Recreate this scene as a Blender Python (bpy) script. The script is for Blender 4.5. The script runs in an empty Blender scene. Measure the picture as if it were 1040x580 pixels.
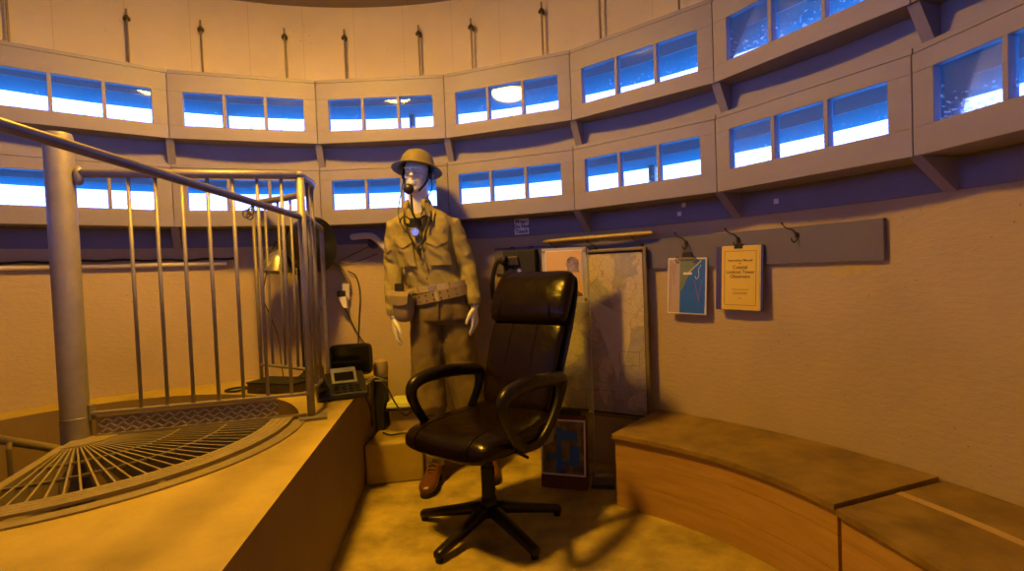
import bpy, bmesh, math, random
from mathutils import Vector, Matrix, Euler
random.seed(7)
R = math.radians
sin, cos, pi = math.sin, math.cos, math.pi
COL = bpy.context.scene.collection

# ------------------------------------------------------------------ layout (metres, z up)
H_EYE = 1.12
CX, CY = -0.776, 0.989            # centre of the round room
RP = 2.19                         # radius of the window panels' corners
RW = 2.389                        # inner radius of the concrete wall
RO = 2.67                         # outer radius of the wall
TH = math.degrees(-0.5042)        # compass angle of a panel corner
STEP = 20.0
Z_UT, Z_UB, Z_LT, Z_LB, Z_BAND, Z_C = 2.269, 1.916, 1.755, 1.434, 1.329, 2.812
HP = 0.52                         # raised platform
SX, SY = -1.71, 2.035             # spiral stair column


def P(a, r, z=0.0):
    a = R(a)
    return Vector((CX + r * sin(a), CY + r * cos(a), z))


# ------------------------------------------------------------------ mesh builder
class MB:
    def __init__(self):
        self.bm = bmesh.new()

    def face(self, pts):
        vs = [self.bm.verts.new(p) for p in pts]
        return self.bm.faces.new(vs)

    def loft(self, rings, closed=False, caps=True):
        bm = self.bm
        vr = [[bm.verts.new(p) for p in r] for r in rings]
        n = len(vr[0])
        m = len(vr)
        for i in range(m if closed else m - 1):
            a, b = vr[i], vr[(i + 1) % m]
            for j in range(n):
                k = (j + 1) % n
                bm.faces.new((a[j], a[k], b[k], b[j]))
        if caps and not closed:
            bm.faces.new(list(reversed(vr[0])))
            bm.faces.new(vr[-1])
        return self

    def box(self, c, s, rot=None):
        c = Vector(c)
        hx, hy, hz = s[0] / 2, s[1] / 2, s[2] / 2
        M = rot.to_matrix() if isinstance(rot, Euler) else (Matrix.Rotation(rot, 3, 'Z') if rot else Matrix.Identity(3))
        q = [(-hx, -hy), (hx, -hy), (hx, hy), (-hx, hy)]
        self.loft([[c + M @ Vector((x, y, z)) for x, y in q] for z in (-hz, hz)])
        return self

    def beam(self, a, b, w, h, up=(0, 0, 1)):
        a, b = Vector(a), Vector(b)
        d = (b - a).normalized()
        s = d.cross(Vector(up)).normalized()
        u = s.cross(d)
        q = [(-w / 2, -h / 2), (w / 2, -h / 2), (w / 2, h / 2), (-w / 2, h / 2)]
        self.loft([[p + s * x + u * y for x, y in q] for p in (a, b)])
        return self

    def tube(self, pts, r, seg=12, closed=False, flat=1.0, caps=True):
        pts = [Vector(p) for p in pts]
        n = len(pts)
        rr = r if isinstance(r, (list, tuple)) else [r] * n
        tang = []
        for i in range(n):
            if closed:
                t = pts[(i + 1) % n] - pts[i - 1]
            else:
                t = pts[min(i + 1, n - 1)] - pts[max(i - 1, 0)]
            tang.append(t.normalized() if t.length > 1e-9 else Vector((0, 0, 1)))
        up = Vector((0, 0, 1)) if abs(tang[0].z) < .9 else Vector((0, 1, 0))
        nrm = (up - tang[0] * up.dot(tang[0])).normalized()
        rings = []
        for i in range(n):
            nrm = (nrm - tang[i] * nrm.dot(tang[i])).normalized()
            bi = tang[i].cross(nrm)
            rings.append([pts[i] + (nrm * cos(2 * pi * k / seg) * flat + bi * sin(2 * pi * k / seg)) * rr[i] for k in range(seg)])
        self.loft(rings, closed=closed, caps=caps)
        return self

    def cyl(self, a, b, r, seg=20, r2=None):
        return self.tube([a, b], [r, r if r2 is None else r2], seg)

    def lathe(self, prof, c=(0, 0, 0), seg=40, M=None):
        c = Vector(c)
        M = M or Matrix.Identity(3)
        rings = [[c + M @ Vector((max(r, 1e-4) * cos(2 * pi * k / seg), max(r, 1e-4) * sin(2 * pi * k / seg), z)) for k in range(seg)] for r, z in prof]
        self.loft(rings)
        return self

    def ell(self, c, s, seg=20, rings=12, M=None, e=1.0):
        c = Vector(c)
        M = M or Matrix.Identity(3)
        f = lambda v: math.copysign(abs(v) ** e, v)
        rr = []
        for i in range(rings + 1):
            t = -pi / 2 + pi * (i / rings)
            t = max(min(t, pi / 2 - .03), -pi / 2 + .03)
            rr.append([c + M @ Vector((s[0] * f(cos(t)) * f(cos(2 * pi * k / seg)), s[1] * f(cos(t)) * f(sin(2 * pi * k / seg)), s[2] * f(sin(t)))) for k in range(seg)])
        self.loft(rr)
        return self

    def arc(self, r0, r1, z0, z1, a0, a1, n=24, full=False, cen=None):
        """curved box between two radii; a in compass degrees round the room centre (or cen, same convention)"""
        cx, cy = cen or (CX, CY)
        f0 = r0 if callable(r0) else (lambda a: r0)
        f1 = r1 if callable(r1) else (lambda a: r1)
        rings = []
        m = n if full else n + 1
        for i in range(m):
            d = a0 + (a1 - a0) * i / n
            a = R(d)
            q0 = (cx + f0(d) * sin(a), cy + f0(d) * cos(a))
            q1 = (cx + f1(d) * sin(a), cy + f1(d) * cos(a))
            rings.append([Vector((*q0, z0)), Vector((*q1, z0)), Vector((*q1, z1)), Vector((*q0, z1))])
        self.loft(rings, closed=full)
        return self

    def prism(self, poly, a, b):
        """poly: list of points, extruded by vector b-a"""
        d = Vector(b) - Vector(a)
        p = [Vector(q) for q in poly]
        self.loft([p, [q + d for q in p]])
        return self

    def build(self, name, mat, parent=None, smooth=False, bevel=0, local=False, mods=(), auto=None):
        bm = self.bm
        bmesh.ops.recalc_face_normals(bm, faces=bm.faces)
        if parent is not None and not local:
            bm.transform(WM[parent.name].inverted())
        me = bpy.data.meshes.new(name)
        bm.to_mesh(me)
        bm.free()
        if smooth or auto:
            me.polygons.foreach_set('use_smooth', [True] * len(me.polygons))
        if auto:
            me.set_sharp_from_angle(angle=R(auto))
        me.materials.append(mat)
        o = bpy.data.objects.new(name, me)
        COL.objects.link(o)
        if parent is not None:
            o.parent = parent
            WM[o.name] = WM[parent.name].copy()
        else:
            WM[o.name] = Matrix.Identity(4)
        if bevel:
            m = o.modifiers.new('b', 'BEVEL')
            m.width = bevel
            m.segments = 2
            m.limit_method = 'ANGLE'
            m.angle_limit = R(40)
        for k, kw in mods:
            m = o.modifiers.new(k.lower(), k)
            for a, v in kw.items():
                setattr(m, a, v)
        return o


WM = {}


def empty(name, loc, rotz=0, rot=None):
    o = bpy.data.objects.new(name, None)
    COL.objects.link(o)
    o.location = loc
    o.rotation_euler = rot if rot else (0, 0, rotz)
    o.empty_display_size = .05
    WM[o.name] = Matrix.Translation(Vector(loc)) @ o.rotation_euler.to_matrix().to_4x4()
    return o


def tag(o, label=None, cat=None, group=None, kind=None):
    for k, v in (('label', label), ('category', cat), ('group', group), ('kind', kind)):
        if v:
            o[k] = v
    return o


def struct(o):
    o['kind'] = 'structure'
    return o


def superring(c, a, b, e, M=None, n=32):
    c = Vector(c)
    M = M or Matrix.Identity(3)
    f = lambda v: math.copysign(abs(v) ** e, v)
    return [c + M @ Vector((a * f(cos(2 * pi * k / n)), b * f(sin(2 * pi * k / n)), 0)) for k in range(n)]


def curve_pts(ctrl, n=24):
    """Catmull-Rom through control points"""
    c = [Vector(p) for p in ctrl]
    c = [c[0] * 2 - c[1]] + c + [c[-1] * 2 - c[-2]]
    out = []
    segs = len(c) - 3
    per = max(2, n // segs)
    for i in range(segs):
        p0, p1, p2, p3 = c[i:i + 4]
        for k in range(per):
            t = k / per
            out.append(.5 * ((2 * p1) + (p2 - p0) * t + (2 * p0 - 5 * p1 + 4 * p2 - p3) * t * t + (3 * p1 - p0 - 3 * p2 + p3) * t ** 3))
    out.append(c[-2])
    return out


# ------------------------------------------------------------------ materials
def mat(name, col, rough=.6, metal=0, col2=None, nscale=6, ncon=.5, bump=0, bscale=60, spec=.5, coat=0, stretch=None, detail=6):
    m = bpy.data.materials.new(name)
    m.use_nodes = True
    nt = m.node_tree
    b = nt.nodes['Principled BSDF']
    b.inputs['Base Color'].default_value = (*col, 1)
    b.inputs['Roughness'].default_value = rough
    b.inputs['Metallic'].default_value = metal
    b.inputs['Specular IOR Level'].default_value = spec
    b.inputs['Coat Weight'].default_value = coat
    tc = nt.nodes.new('ShaderNodeTexCoord')
    mp = nt.nodes.new('ShaderNodeMapping')
    nt.links.new(tc.outputs['Object'], mp.inputs[0])
    if stretch:
        mp.inputs['Scale'].default_value = stretch
    if col2:
        n = nt.nodes.new('ShaderNodeTexNoise')
        n.inputs['Scale'].default_value = nscale
        n.inputs['Detail'].default_value = detail
        n.inputs['Roughness'].default_value = .6
        nt.links.new(mp.outputs[0], n.inputs[0])
        r = nt.nodes.new('ShaderNodeValToRGB')
        r.color_ramp.elements[0].position = .5 - ncon / 2
        r.color_ramp.elements[1].position = .5 + ncon / 2
        r.color_ramp.elements[0].color = (*col, 1)
        r.color_ramp.elements[1].color = (*col2, 1)
        nt.links.new(n.outputs[0], r.inputs[0])
        nt.links.new(r.outputs[0], b.inputs['Base Color'])
    if bump:
        n = nt.nodes.new('ShaderNodeTexNoise')
        n.inputs['Scale'].default_value = bscale
        n.inputs['Detail'].default_value = 5
        nt.links.new(mp.outputs[0], n.inputs[0])
        u = nt.nodes.new('ShaderNodeBump')
        u.inputs['Strength'].default_value = bump
        u.inputs['Distance'].default_value = .01
        nt.links.new(n.outputs[0], u.inputs['Height'])
        nt.links.new(u.outputs[0], b.inputs['Normal'])
    return m


def wall_mat():
    m = mat('wall_plaster', (.64, .55, .45), .85)
    nt = m.node_tree
    b = nt.nodes['Principled BSDF']
    b.inputs['Specular IOR Level'].default_value = .2
    tc = nt.nodes.new('ShaderNodeTexCoord')
    sep = nt.nodes.new('ShaderNodeSeparateXYZ')
    nt.links.new(tc.outputs['Object'], sep.inputs[0])

    def mth(op, a=None, b_=None, v=None, v1=None):
        n = nt.nodes.new('ShaderNodeMath')
        n.operation = op
        if a is not None: nt.links.new(a, n.inputs[0])
        if b_ is not None: nt.links.new(b_, n.inputs[1])
        if v is not None: n.inputs[1].default_value = v
        if v1 is not None: n.inputs[0].default_value = v1
        return n.outputs[0]
    dx = mth('SUBTRACT', sep.outputs[0], v=CX)
    dy = mth('SUBTRACT', sep.outputs[1], v=CY)
    ang = mth('ARCTAN2', dx, dy)
    arc = mth('MULTIPLY', ang, v=RW)
    cmb = nt.nodes.new('ShaderNodeCombineXYZ')
    nt.links.new(arc, cmb.inputs[0])
    nt.links.new(sep.outputs[2], cmb.inputs[1])
    # board-form seams in the upper wall
    fr = mth('FRACT', mth('DIVIDE', arc, v=.31))
    ds = mth('ABSOLUTE', mth('SUBTRACT', fr, v=.5))
    seam = mth('LESS_THAN', ds, v=.006)
    upper = mth('GREATER_THAN', sep.outputs[2], v=2.1)
    seam = mth('MULTIPLY', seam, upper)
    # horizontal trowel grain low, pits
    mp = nt.nodes.new('ShaderNodeMapping')
    mp.inputs['Scale'].default_value = (1, 2.2, 1)
    nt.links.new(cmb.outputs[0], mp.inputs[0])
    n1 = nt.nodes.new('ShaderNodeTexNoise')
    n1.inputs['Scale'].default_value = 26
    n1.inputs['Detail'].default_value = 6
    nt.links.new(mp.outputs[0], n1.inputs[0])
    n2 = nt.nodes.new('ShaderNodeTexNoise')
    n2.inputs['Scale'].default_value = 150
    n2.inputs['Detail'].default_value = 3
    nt.links.new(cmb.outputs[0], n2.inputs[0])
    low = mth('SUBTRACT', v1=1.0, b_=upper)
    hgt = mth('ADD', mth('MULTIPLY', n1.outputs[0], mth('ADD', mth('MULTIPLY', low, v=.8), v=.12)), mth('MULTIPLY', n2.outputs[0], v=.25))
    hgt = mth('SUBTRACT', hgt, mth('MULTIPLY', seam, v=.25))
    bp = nt.nodes.new('ShaderNodeBump')
    bp.inputs['Strength'].default_value = .5
    bp.inputs['Distance'].default_value = .008
    nt.links.new(hgt, bp.inputs['Height'])
    nt.links.new(bp.outputs[0], b.inputs['Normal'])
    # colour: patchy, dark pits in clusters, streaks
    n3 = nt.nodes.new('ShaderNodeTexNoise')
    n3.inputs['Scale'].default_value = 1.7
    n3.inputs['Detail'].default_value = 7
    nt.links.new(cmb.outputs[0], n3.inputs[0])
    r = nt.nodes.new('ShaderNodeValToRGB')
    r.color_ramp.elements[0].position = .3
    r.color_ramp.elements[0].color = (.53, .455, .35, 1)
    r.color_ramp.elements[1].position = .7
    r.color_ramp.elements[1].color = (.63, .545, .425, 1)
    nt.links.new(n3.outputs[0], r.inputs[0])
    vz = nt.nodes.new('ShaderNodeTexVoronoi')
    vz.inputs['Scale'].default_value = 30
    nt.links.new(cmb.outputs[0], vz.inputs[0])
    n4 = nt.nodes.new('ShaderNodeTexNoise')
    n4.inputs['Scale'].default_value = 3.1
    n4.inputs['Detail'].default_value = 3
    nt.links.new(cmb.outputs[0], n4.inputs[0])
    pit = mth('MULTIPLY', mth('LESS_THAN', vz.outputs['Distance'], v=.10), mth('GREATER_THAN', n4.outputs[0], v=.60))
    dark = mth('MULTIPLY', mth('ADD', pit, mth('MULTIPLY', seam, v=.5)), v=.55)
    mx = nt.nodes.new('ShaderNodeMix')
    mx.data_type = 'RGBA'
    nt.links.new(dark, mx.inputs['Factor'])
    tint = nt.nodes.new('ShaderNodeMix')
    tint.data_type = 'RGBA'
    tint.blend_type = 'MULTIPLY'
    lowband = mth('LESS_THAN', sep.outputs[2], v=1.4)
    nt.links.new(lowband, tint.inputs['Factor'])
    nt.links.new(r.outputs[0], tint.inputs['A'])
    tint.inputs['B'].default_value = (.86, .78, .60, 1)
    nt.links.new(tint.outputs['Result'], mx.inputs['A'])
    mx.inputs['B'].default_value = (.16, .11, .08, 1)
    nt.links.new(mx.outputs['Result'], b.inputs['Base Color'])
    return m


def glass_mat():
    """thin window glass: clear with a mirror share, wet speckles gathering near the lower edge of each pane"""
    m = bpy.data.materials.new('window_glass')
    m.use_nodes = True
    nt = m.node_tree
    nt.nodes.clear()
    out = nt.nodes.new('ShaderNodeOutputMaterial')
    tr = nt.nodes.new('ShaderNodeBsdfTransparent')
    tr.inputs[0].default_value = (.86, .95, 1, 1)
    gl = nt.nodes.new('ShaderNodeBsdfGlossy')
    gl.inputs['Roughness'].default_value = .03
    fr = nt.nodes.new('ShaderNodeFresnel')
    fr.inputs[0].default_value = 1.5
    mx = nt.nodes.new('ShaderNodeMixShader')
    nt.links.new(fr.outputs[0], mx.inputs[0])
    nt.links.new(tr.outputs[0], mx.inputs[1])
    nt.links.new(gl.outputs[0], mx.inputs[2])
    tc = nt.nodes.new('ShaderNodeTexCoord')
    n = nt.nodes.new('ShaderNodeTexNoise')
    n.inputs['Scale'].default_value = 75
    n.inputs['Detail'].default_value = 4
    nt.links.new(tc.outputs['Object'], n.inputs[0])
    sep = nt.nodes.new('ShaderNodeSeparateXYZ')
    nt.links.new(tc.outputs['Generated'], sep.inputs[0])
    mr = nt.nodes.new('ShaderNodeMapRange')
    mr.inputs['From Min'].default_value = 0.0
    mr.inputs['From Max'].default_value = .75
    mr.inputs['To Min'].default_value = .58
    mr.inputs['To Max'].default_value = .74
    nt.links.new(sep.outputs[2], mr.inputs['Value'])
    gt = nt.nodes.new('ShaderNodeMath')
    gt.operation = 'GREATER_THAN'
    nt.links.new(n.outputs[0], gt.inputs[0])
    nt.links.new(mr.outputs[0], gt.inputs[1])
    ml = nt.nodes.new('ShaderNodeMath')
    ml.operation = 'MULTIPLY_ADD'
    ml.inputs[1].default_value = .38
    ml.inputs[2].default_value = .025
    nt.links.new(gt.outputs[0], ml.inputs[0])
    tl = nt.nodes.new('ShaderNodeBsdfTranslucent')
    tl.inputs[0].default_value = (.8, .85, .9, 1)
    mx2 = nt.nodes.new('ShaderNodeMixShader')
    nt.links.new(ml.outputs[0], mx2.inputs[0])
    nt.links.new(mx.outputs[0], mx2.inputs[1])
    nt.links.new(tl.outputs[0], mx2.inputs[2])
    nt.links.new(mx2.outputs[0], out.inputs[0])
    return m


def acrylic_mat():
    m = bpy.data.materials.new('clear_acrylic')
    m.use_nodes = True
    nt = m.node_tree
    nt.nodes.clear()
    out = nt.nodes.new('ShaderNodeOutputMaterial')
    tr = nt.nodes.new('ShaderNodeBsdfTransparent')
    tr.inputs[0].default_value = (.93, .95, .93, 1)
    gl = nt.nodes.new('ShaderNodeBsdfGlossy')
    gl.inputs['Roughness'].default_value = .05
    fr = nt.nodes.new('ShaderNodeFresnel')
    fr.inputs[0].default_value = 1.49
    mx = nt.nodes.new('ShaderNodeMixShader')
    nt.links.new(fr.outputs[0], mx.inputs[0])
    nt.links.new(tr.outputs[0], mx.inputs[1])
    nt.links.new(gl.outputs[0], mx.inputs[2])
    nt.links.new(mx.outputs[0], out.inputs[0])
    return m


def emit_mat(name, col, s):
    m = bpy.data.materials.new(name)
    m.use_nodes = True
    b = m.node_tree.nodes['Principled BSDF']
    b.inputs['Base Color'].default_value = (.9, .88, .8, 1)
    b.inputs['Emission Color'].default_value = (*col, 1)
    b.inputs['Emission Strength'].default_value = s
    return m


def wood_mat(name, c1, c2, scale=3, rough=.5, axis=(1, 1, 12)):
    return mat(name, c1, rough, col2=c2, nscale=scale, ncon=.34, bump=.12, bscale=30, stretch=axis, detail=8)


def map_mat():
    """faded printed chart: pale land, brown contour lines, grey-violet water, green tint"""
    m = mat('chart_print', (.5, .45, .36), .45)
    nt = m.node_tree
    b = nt.nodes['Principled BSDF']
    tc = nt.nodes.new('ShaderNodeTexCoord')
    n = nt.nodes.new('ShaderNodeTexNoise')
    n.inputs['Scale'].default_value = 4.2
    n.inputs['Detail'].default_value = 9
    n.inputs['Distortion'].default_value = .4
    nt.links.new(tc.outputs['Object'], n.inputs[0])
    r = nt.nodes.new('ShaderNodeValToRGB')
    e = r.color_ramp.elements
    e[0].position, e[0].color = .34, (.33, .31, .37, 1)
    e[1].position, e[1].color = .70, (.62, .54, .42, 1)
    x = e.new(.47); x.color = (.44, .40, .38, 1)
    x = e.new(.50); x.color = (.36, .35, .26, 1)
    x = e.new(.53); x.color = (.60, .52, .40, 1)
    nt.links.new(n.outputs[0], r.inputs[0])
    prev = r.outputs[0]
    for sc, th, colr, f in ((14, .012, (.25, .15, .10), .55), (34, .03, (.30, .24, .2), .45), (6, .006, (.5, .12, .08), .6)):
        v = nt.nodes.new('ShaderNodeTexVoronoi')
        v.feature = 'DISTANCE_TO_EDGE'
        v.inputs['Scale'].default_value = sc
        nd = nt.nodes.new('ShaderNodeTexNoise')
        nd.inputs['Scale'].default_value = sc * .8
        nt.links.new(tc.outputs['Object'], nd.inputs[0])
        va = nt.nodes.new('ShaderNodeVectorMath')
        va.operation = 'MULTIPLY_ADD'
        nt.links.new(nd.outputs['Color'], va.inputs[0])
        va.inputs[1].default_value = (1.2 / sc,) * 3
        nt.links.new(tc.outputs['Object'], va.inputs[2])
        nt.links.new(va.outputs[0], v.inputs[0])
        lt = nt.nodes.new('ShaderNodeMath')
        lt.operation = 'LESS_THAN'
        lt.inputs[1].default_value = th
        nt.links.new(v.outputs['Distance'], lt.inputs[0])
        ml = nt.nodes.new('ShaderNodeMath')
        ml.operation = 'MULTIPLY'
        ml.inputs[1].default_value = f
        nt.links.new(lt.outputs[0], ml.inputs[0])
        mx = nt.nodes.new('ShaderNodeMix')
        mx.data_type = 'RGBA'
        nt.links.new(ml.outputs[0], mx.inputs['Factor'])
        nt.links.new(prev, mx.inputs['A'])
        mx.inputs['B'].default_value = (*colr, 1)
        prev = mx.outputs['Result']
    nt.links.new(prev, b.inputs['Base Color'])
    return m


M = {}
M['wall'] = wall_mat()
M['conc'] = mat('bare_concrete', (.42, .39, .35), .85, col2=(.5, .46, .40), nscale=3, bump=.25, bscale=70)
M['ceil'] = mat('ceiling_concrete', (.26, .21, .15), .9, col2=(.33, .27, .2), nscale=3, bump=.2, bscale=50)
M['outer'] = mat('outer_concrete', (.12, .17, .16), .9, col2=(.08, .12, .12), nscale=9, bump=.3, bscale=60)
M['floor'] = mat('worn_floor', (.27, .205, .05), .55, col2=(.60, .455, .10), nscale=5.5, ncon=.32, bump=.15, bscale=60)
M['plat'] = mat('platform_paint', (.37, .275, .05), .5, col2=(.52, .39, .075), nscale=4.5, ncon=.35, bump=.1, bscale=50)
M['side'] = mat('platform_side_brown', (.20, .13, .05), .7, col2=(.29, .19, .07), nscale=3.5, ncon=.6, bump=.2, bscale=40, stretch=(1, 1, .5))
M['frame'] = mat('grey_window_paint', (.24, .215, .25), .55, col2=(.275, .245, .285), nscale=5, bump=.12, bscale=80, stretch=(1, 1, 3))
M['band'] = mat('grey_facia_paint', (.165, .155, .21), .6, col2=(.195, .18, .245), nscale=4, bump=.12, bscale=60)
M['board'] = mat('grey_board_paint', (.125, .115, .15), .55, col2=(.15, .135, .175), nscale=5, bump=.1, bscale=60)
M['glass'] = glass_mat()
M['acryl'] = acrylic_mat()
M['galv'] = mat('galvanised_steel', (.22, .19, .15), .5, .35, col2=(.31, .27, .22), nscale=14, ncon=.5, bump=.12, bscale=90)
M['galvd'] = mat('dull_steel_grating', (.25, .20, .11), .6, .35, col2=(.35, .28, .16), nscale=16, bump=.2, bscale=120)
M['rail'] = mat('worn_steel_handrail', (.10, .085, .085), .38, .4, col2=(.15, .13, .12), nscale=10)
M['black'] = mat('black_plastic', (.018, .016, .016), .38)
M['blackm'] = mat('matt_black', (.014, .013, .013), .7)
M['leather'] = mat('black_leather', (.007, .003, .0015), .25, col2=(.011, .005, .002), nscale=8, bump=.5, bscale=15, spec=.30)
M['leatherd'] = mat('dark_chair_plastic', (.010, .006, .004), .34, spec=.4)
M['wood'] = wood_mat('bench_plywood', (.42, .235, .055), (.54, .32, .09), 2.2, .5, (1.5, 1.5, 14))
M['woodtop'] = wood_mat('bench_lid_wood', (.17, .105, .025), (.36, .23, .06), 2.4, .42, (3, 3, 3))
M['woodl'] = wood_mat('pale_batten', (.55, .38, .17), (.62, .44, .2), 4, .5)
M['yrod'] = wood_mat('varnished_rod', (.34, .24, .07), (.46, .34, .12), 8, .35, (10, 1, 1))
M['oframe'] = mat('olive_wood_frame', (.17, .13, .06), .45, col2=(.24, .19, .09), nscale=9)
M['khaki'] = mat('khaki_wool', (.25, .205, .065), .9, col2=(.31, .26, .09), nscale=5, ncon=.6, bump=.35, bscale=14)
M['trous'] = mat('brown_wool', (.15, .105, .03), .92, col2=(.20, .145, .045), nscale=5, ncon=.6, bump=.35, bscale=10, stretch=(1, 1, .35))
M['web'] = mat('canvas_webbing', (.36, .30, .16), .9, col2=(.42, .35, .2), nscale=30, bump=.4, bscale=220)
M['web2'] = mat('dark_canvas_webbing', (.25, .19, .09), .9, col2=(.30, .23, .11), nscale=30, bump=.4, bscale=220)
M['helm'] = mat('olive_steel', (.16, .13, .05), .6, .0, col2=(.20, .165, .07), nscale=12)
M['skin'] = mat('mannequin_skin', (.72, .70, .62), .42, bump=.05, bscale=40)
M['boot'] = mat('brown_leather', (.10, .035, .014), .32, col2=(.14, .05, .02), nscale=9)
M['bootsole'] = mat('black_rubber', (.02, .017, .015), .7)
M['brass'] = mat('brass', (.55, .42, .14), .35, .9)
M['chrome'] = mat('polished_metal', (.72, .70, .66), .22, .95)
M['white'] = mat('white_paper', (.78, .76, .74), .6)
M['cream'] = mat('cream_pipe_paint', (.60, .54, .46), .5)
M['yellowbook'] = mat('yellow_cover', (.72, .52, .06), .55, col2=(.78, .58, .09), nscale=4)
M['bluebook'] = mat('blue_cover', (.05, .04, .24), .5)
M['ink'] = mat('dark_ink', (.16, .09, .03), .7)
M['inkb'] = mat('black_ink', (.02, .02, .02), .7)
M['seablue'] = mat('printed_blue', (.02, .11, .55), .4, col2=(.03, .16, .65), nscale=8)
M['pgreen'] = mat('printed_green', (.12, .19, .11), .5, col2=(.2, .25, .16), nscale=30)
M['pink'] = mat('printed_pinkish_grey', (.46, .36, .33), .5)
M['pyel'] = mat('printed_yellow', (.8, .68, .03), .5)
M['pred'] = mat('printed_red', (.5, .1, .2), .5)
M['orange'] = mat('printed_orange', (.74, .42, .09), .5, col2=(.82, .62, .26), nscale=3, ncon=.9)
M['sepia'] = mat('printed_sepia', (.13, .09, .07), .5, col2=(.45, .36, .3), nscale=22, ncon=.25)
M['map'] = map_mat()
M['maroon'] = mat('dark_red_wood', (.10, .025, .015), .5, col2=(.13, .04, .02), nscale=8)
M['lcd'] = mat('grey_display', (.26, .27, .24), .3)
M['screen'] = mat('dark_screen', (.006, .006, .007), .12)
M['green'] = mat('pale_green_folder', (.50, .58, .14), .5, col2=(.66, .62, .26), nscale=3, ncon=.3)
M['tan'] = mat('tan_plastic', (.36, .27, .14), .5)
M['stain'] = mat('yellow_glue_stain', (.60, .45, .12), .8, col2=(.45, .36, .2), nscale=30)
M['metald'] = mat('dark_iron', (.06, .045, .035), .5, .7)
M['rodm'] = mat('dull_rod_metal', (.20, .16, .12), .5, .5)
M['lamp'] = emit_mat('lamp_glow', (1.0, .50, .030), 410)

def add_folds(m, scale, dist, rot, strength):
    nt = m.node_tree
    b = nt.nodes['Principled BSDF']
    tc = nt.nodes.new('ShaderNodeTexCoord')
    mp = nt.nodes.new('ShaderNodeMapping')
    mp.inputs['Rotation'].default_value = rot
    nt.links.new(tc.outputs['Object'], mp.inputs[0])
    wv = nt.nodes.new('ShaderNodeTexWave')
    wv.inputs['Scale'].default_value = scale
    wv.inputs['Distortion'].default_value = dist
    wv.inputs['Detail'].default_value = 2
    wv.inputs['Detail Scale'].default_value = 1.2
    nt.links.new(mp.outputs[0], wv.inputs[0])
    u = nt.nodes.new('ShaderNodeBump')
    u.inputs['Strength'].default_value = strength
    u.inputs['Distance'].default_value = .02
    nt.links.new(wv.outputs[0], u.inputs['Height'])
    old = b.inputs['Normal'].links[0].from_socket if b.inputs['Normal'].links else None
    if old:
        nt.links.new(old, u.inputs['Normal'])
    nt.links.new(u.outputs[0], b.inputs['Normal'])


add_folds(M['khaki'], 4.5, 7, (0, R(35), 0), .5)
add_folds(M['trous'], 3, 3.5, (0, R(6), 0), .6)

# ------------------------------------------------------------------ room shell
# floor and platform are plates around the round stair well
HOLE = .80


def edge_x(y):
    return -0.50 - 0.117 * y if y < 2.80 else -0.8276


def ray_out(a, line=False):
    d = Vector((cos(a), sin(a)))
    o = Vector((SX - CX, SY - CY))
    b = o.dot(d)
    t = -b + math.sqrt(b * b - o.dot(o) + (RW + .02) ** 2)
    if line:
        lo, hi = HOLE, t
        f = lambda s: SX + d.x * s - edge_x(SY + d.y * s)
        if f(t) > 0:
            for _ in range(50):
                mid = (lo + hi) / 2
                if f(mid) > 0: hi = mid
                else: lo = mid
            t = lo
    return (SX + d.x * t, SY + d.y * t)


def plate(z, line, zb):
    mb = MB()
    bm = mb.bm
    extra = [math.atan2(2.80 - SY, -.8276 - SX)]
    A = sorted([2 * pi * i / 180 - pi for i in range(180)] + extra)
    inner = [bm.verts.new((SX + HOLE * cos(a), SY + HOLE * sin(a), z)) for a in A]
    outer = [bm.verts.new((*ray_out(a, line), z)) for a in A]
    inb = [bm.verts.new((SX + HOLE * cos(a), SY + HOLE * sin(a), zb)) for a in A]
    n = len(A)
    for i in range(n):
        j = (i + 1) % n
        bm.faces.new((inner[i], outer[i], outer[j], inner[j]))
        bm.faces.new((inner[j], inb[j], inb[i], inner[i]))
    if line:
        ob = [bm.verts.new((o.co.x, o.co.y, 0)) for o in outer]
        for i in range(n):
            j = (i + 1) % n
            bm.faces.new((outer[i], ob[i], ob[j], outer[j]))
    return mb


o = plate(0.0, False, -1.4).build('floor', M['floor'])
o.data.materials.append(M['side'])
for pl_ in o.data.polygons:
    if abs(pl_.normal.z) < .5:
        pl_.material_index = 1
struct(o)
o = plate(HP, True, -.001).build('floor_platform', M['plat'])
struct(o)
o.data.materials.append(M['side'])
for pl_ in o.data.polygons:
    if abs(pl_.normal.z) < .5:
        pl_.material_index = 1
o['label'] = 'raised yellow concrete platform around the round stair well'
mb = MB(); mb.lathe([(HOLE + .02, -1.42), (HOLE + .02, -1.40)], (SX, SY, 0), 60)
struct(mb.build('floor_stair_well', M['conc']))

RF = 2.300                         # built-out facia between the two window rows
Z_S1B, Z_S1T, Z_S2B, Z_S2T = 1.475, 1.690, 1.985, 2.195
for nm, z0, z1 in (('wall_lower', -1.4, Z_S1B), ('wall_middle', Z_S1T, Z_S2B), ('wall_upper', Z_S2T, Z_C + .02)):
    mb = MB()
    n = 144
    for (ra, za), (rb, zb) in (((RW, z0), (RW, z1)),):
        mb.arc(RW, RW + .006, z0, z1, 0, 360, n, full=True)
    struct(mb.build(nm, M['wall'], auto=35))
for k, (z0, z1) in enumerate(((-.2, Z_S1B), (Z_S1T, Z_S2B), (Z_S2T, Z_C + .02))):
    mb = MB()
    mb.arc(RW + .006, RO, z0, z1, 0, 360, 144, full=True)
    struct(mb.build('wall_outer' if k == 0 else 'wall_outer_' + ('middle', 'upper')[k - 1], M['outer'], auto=35))
mb = MB(); mb.lathe([(RO, 0), (RO, .15)], (CX, CY, Z_C), 120)
struct(mb.build('ceiling', M['ceil']))

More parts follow.
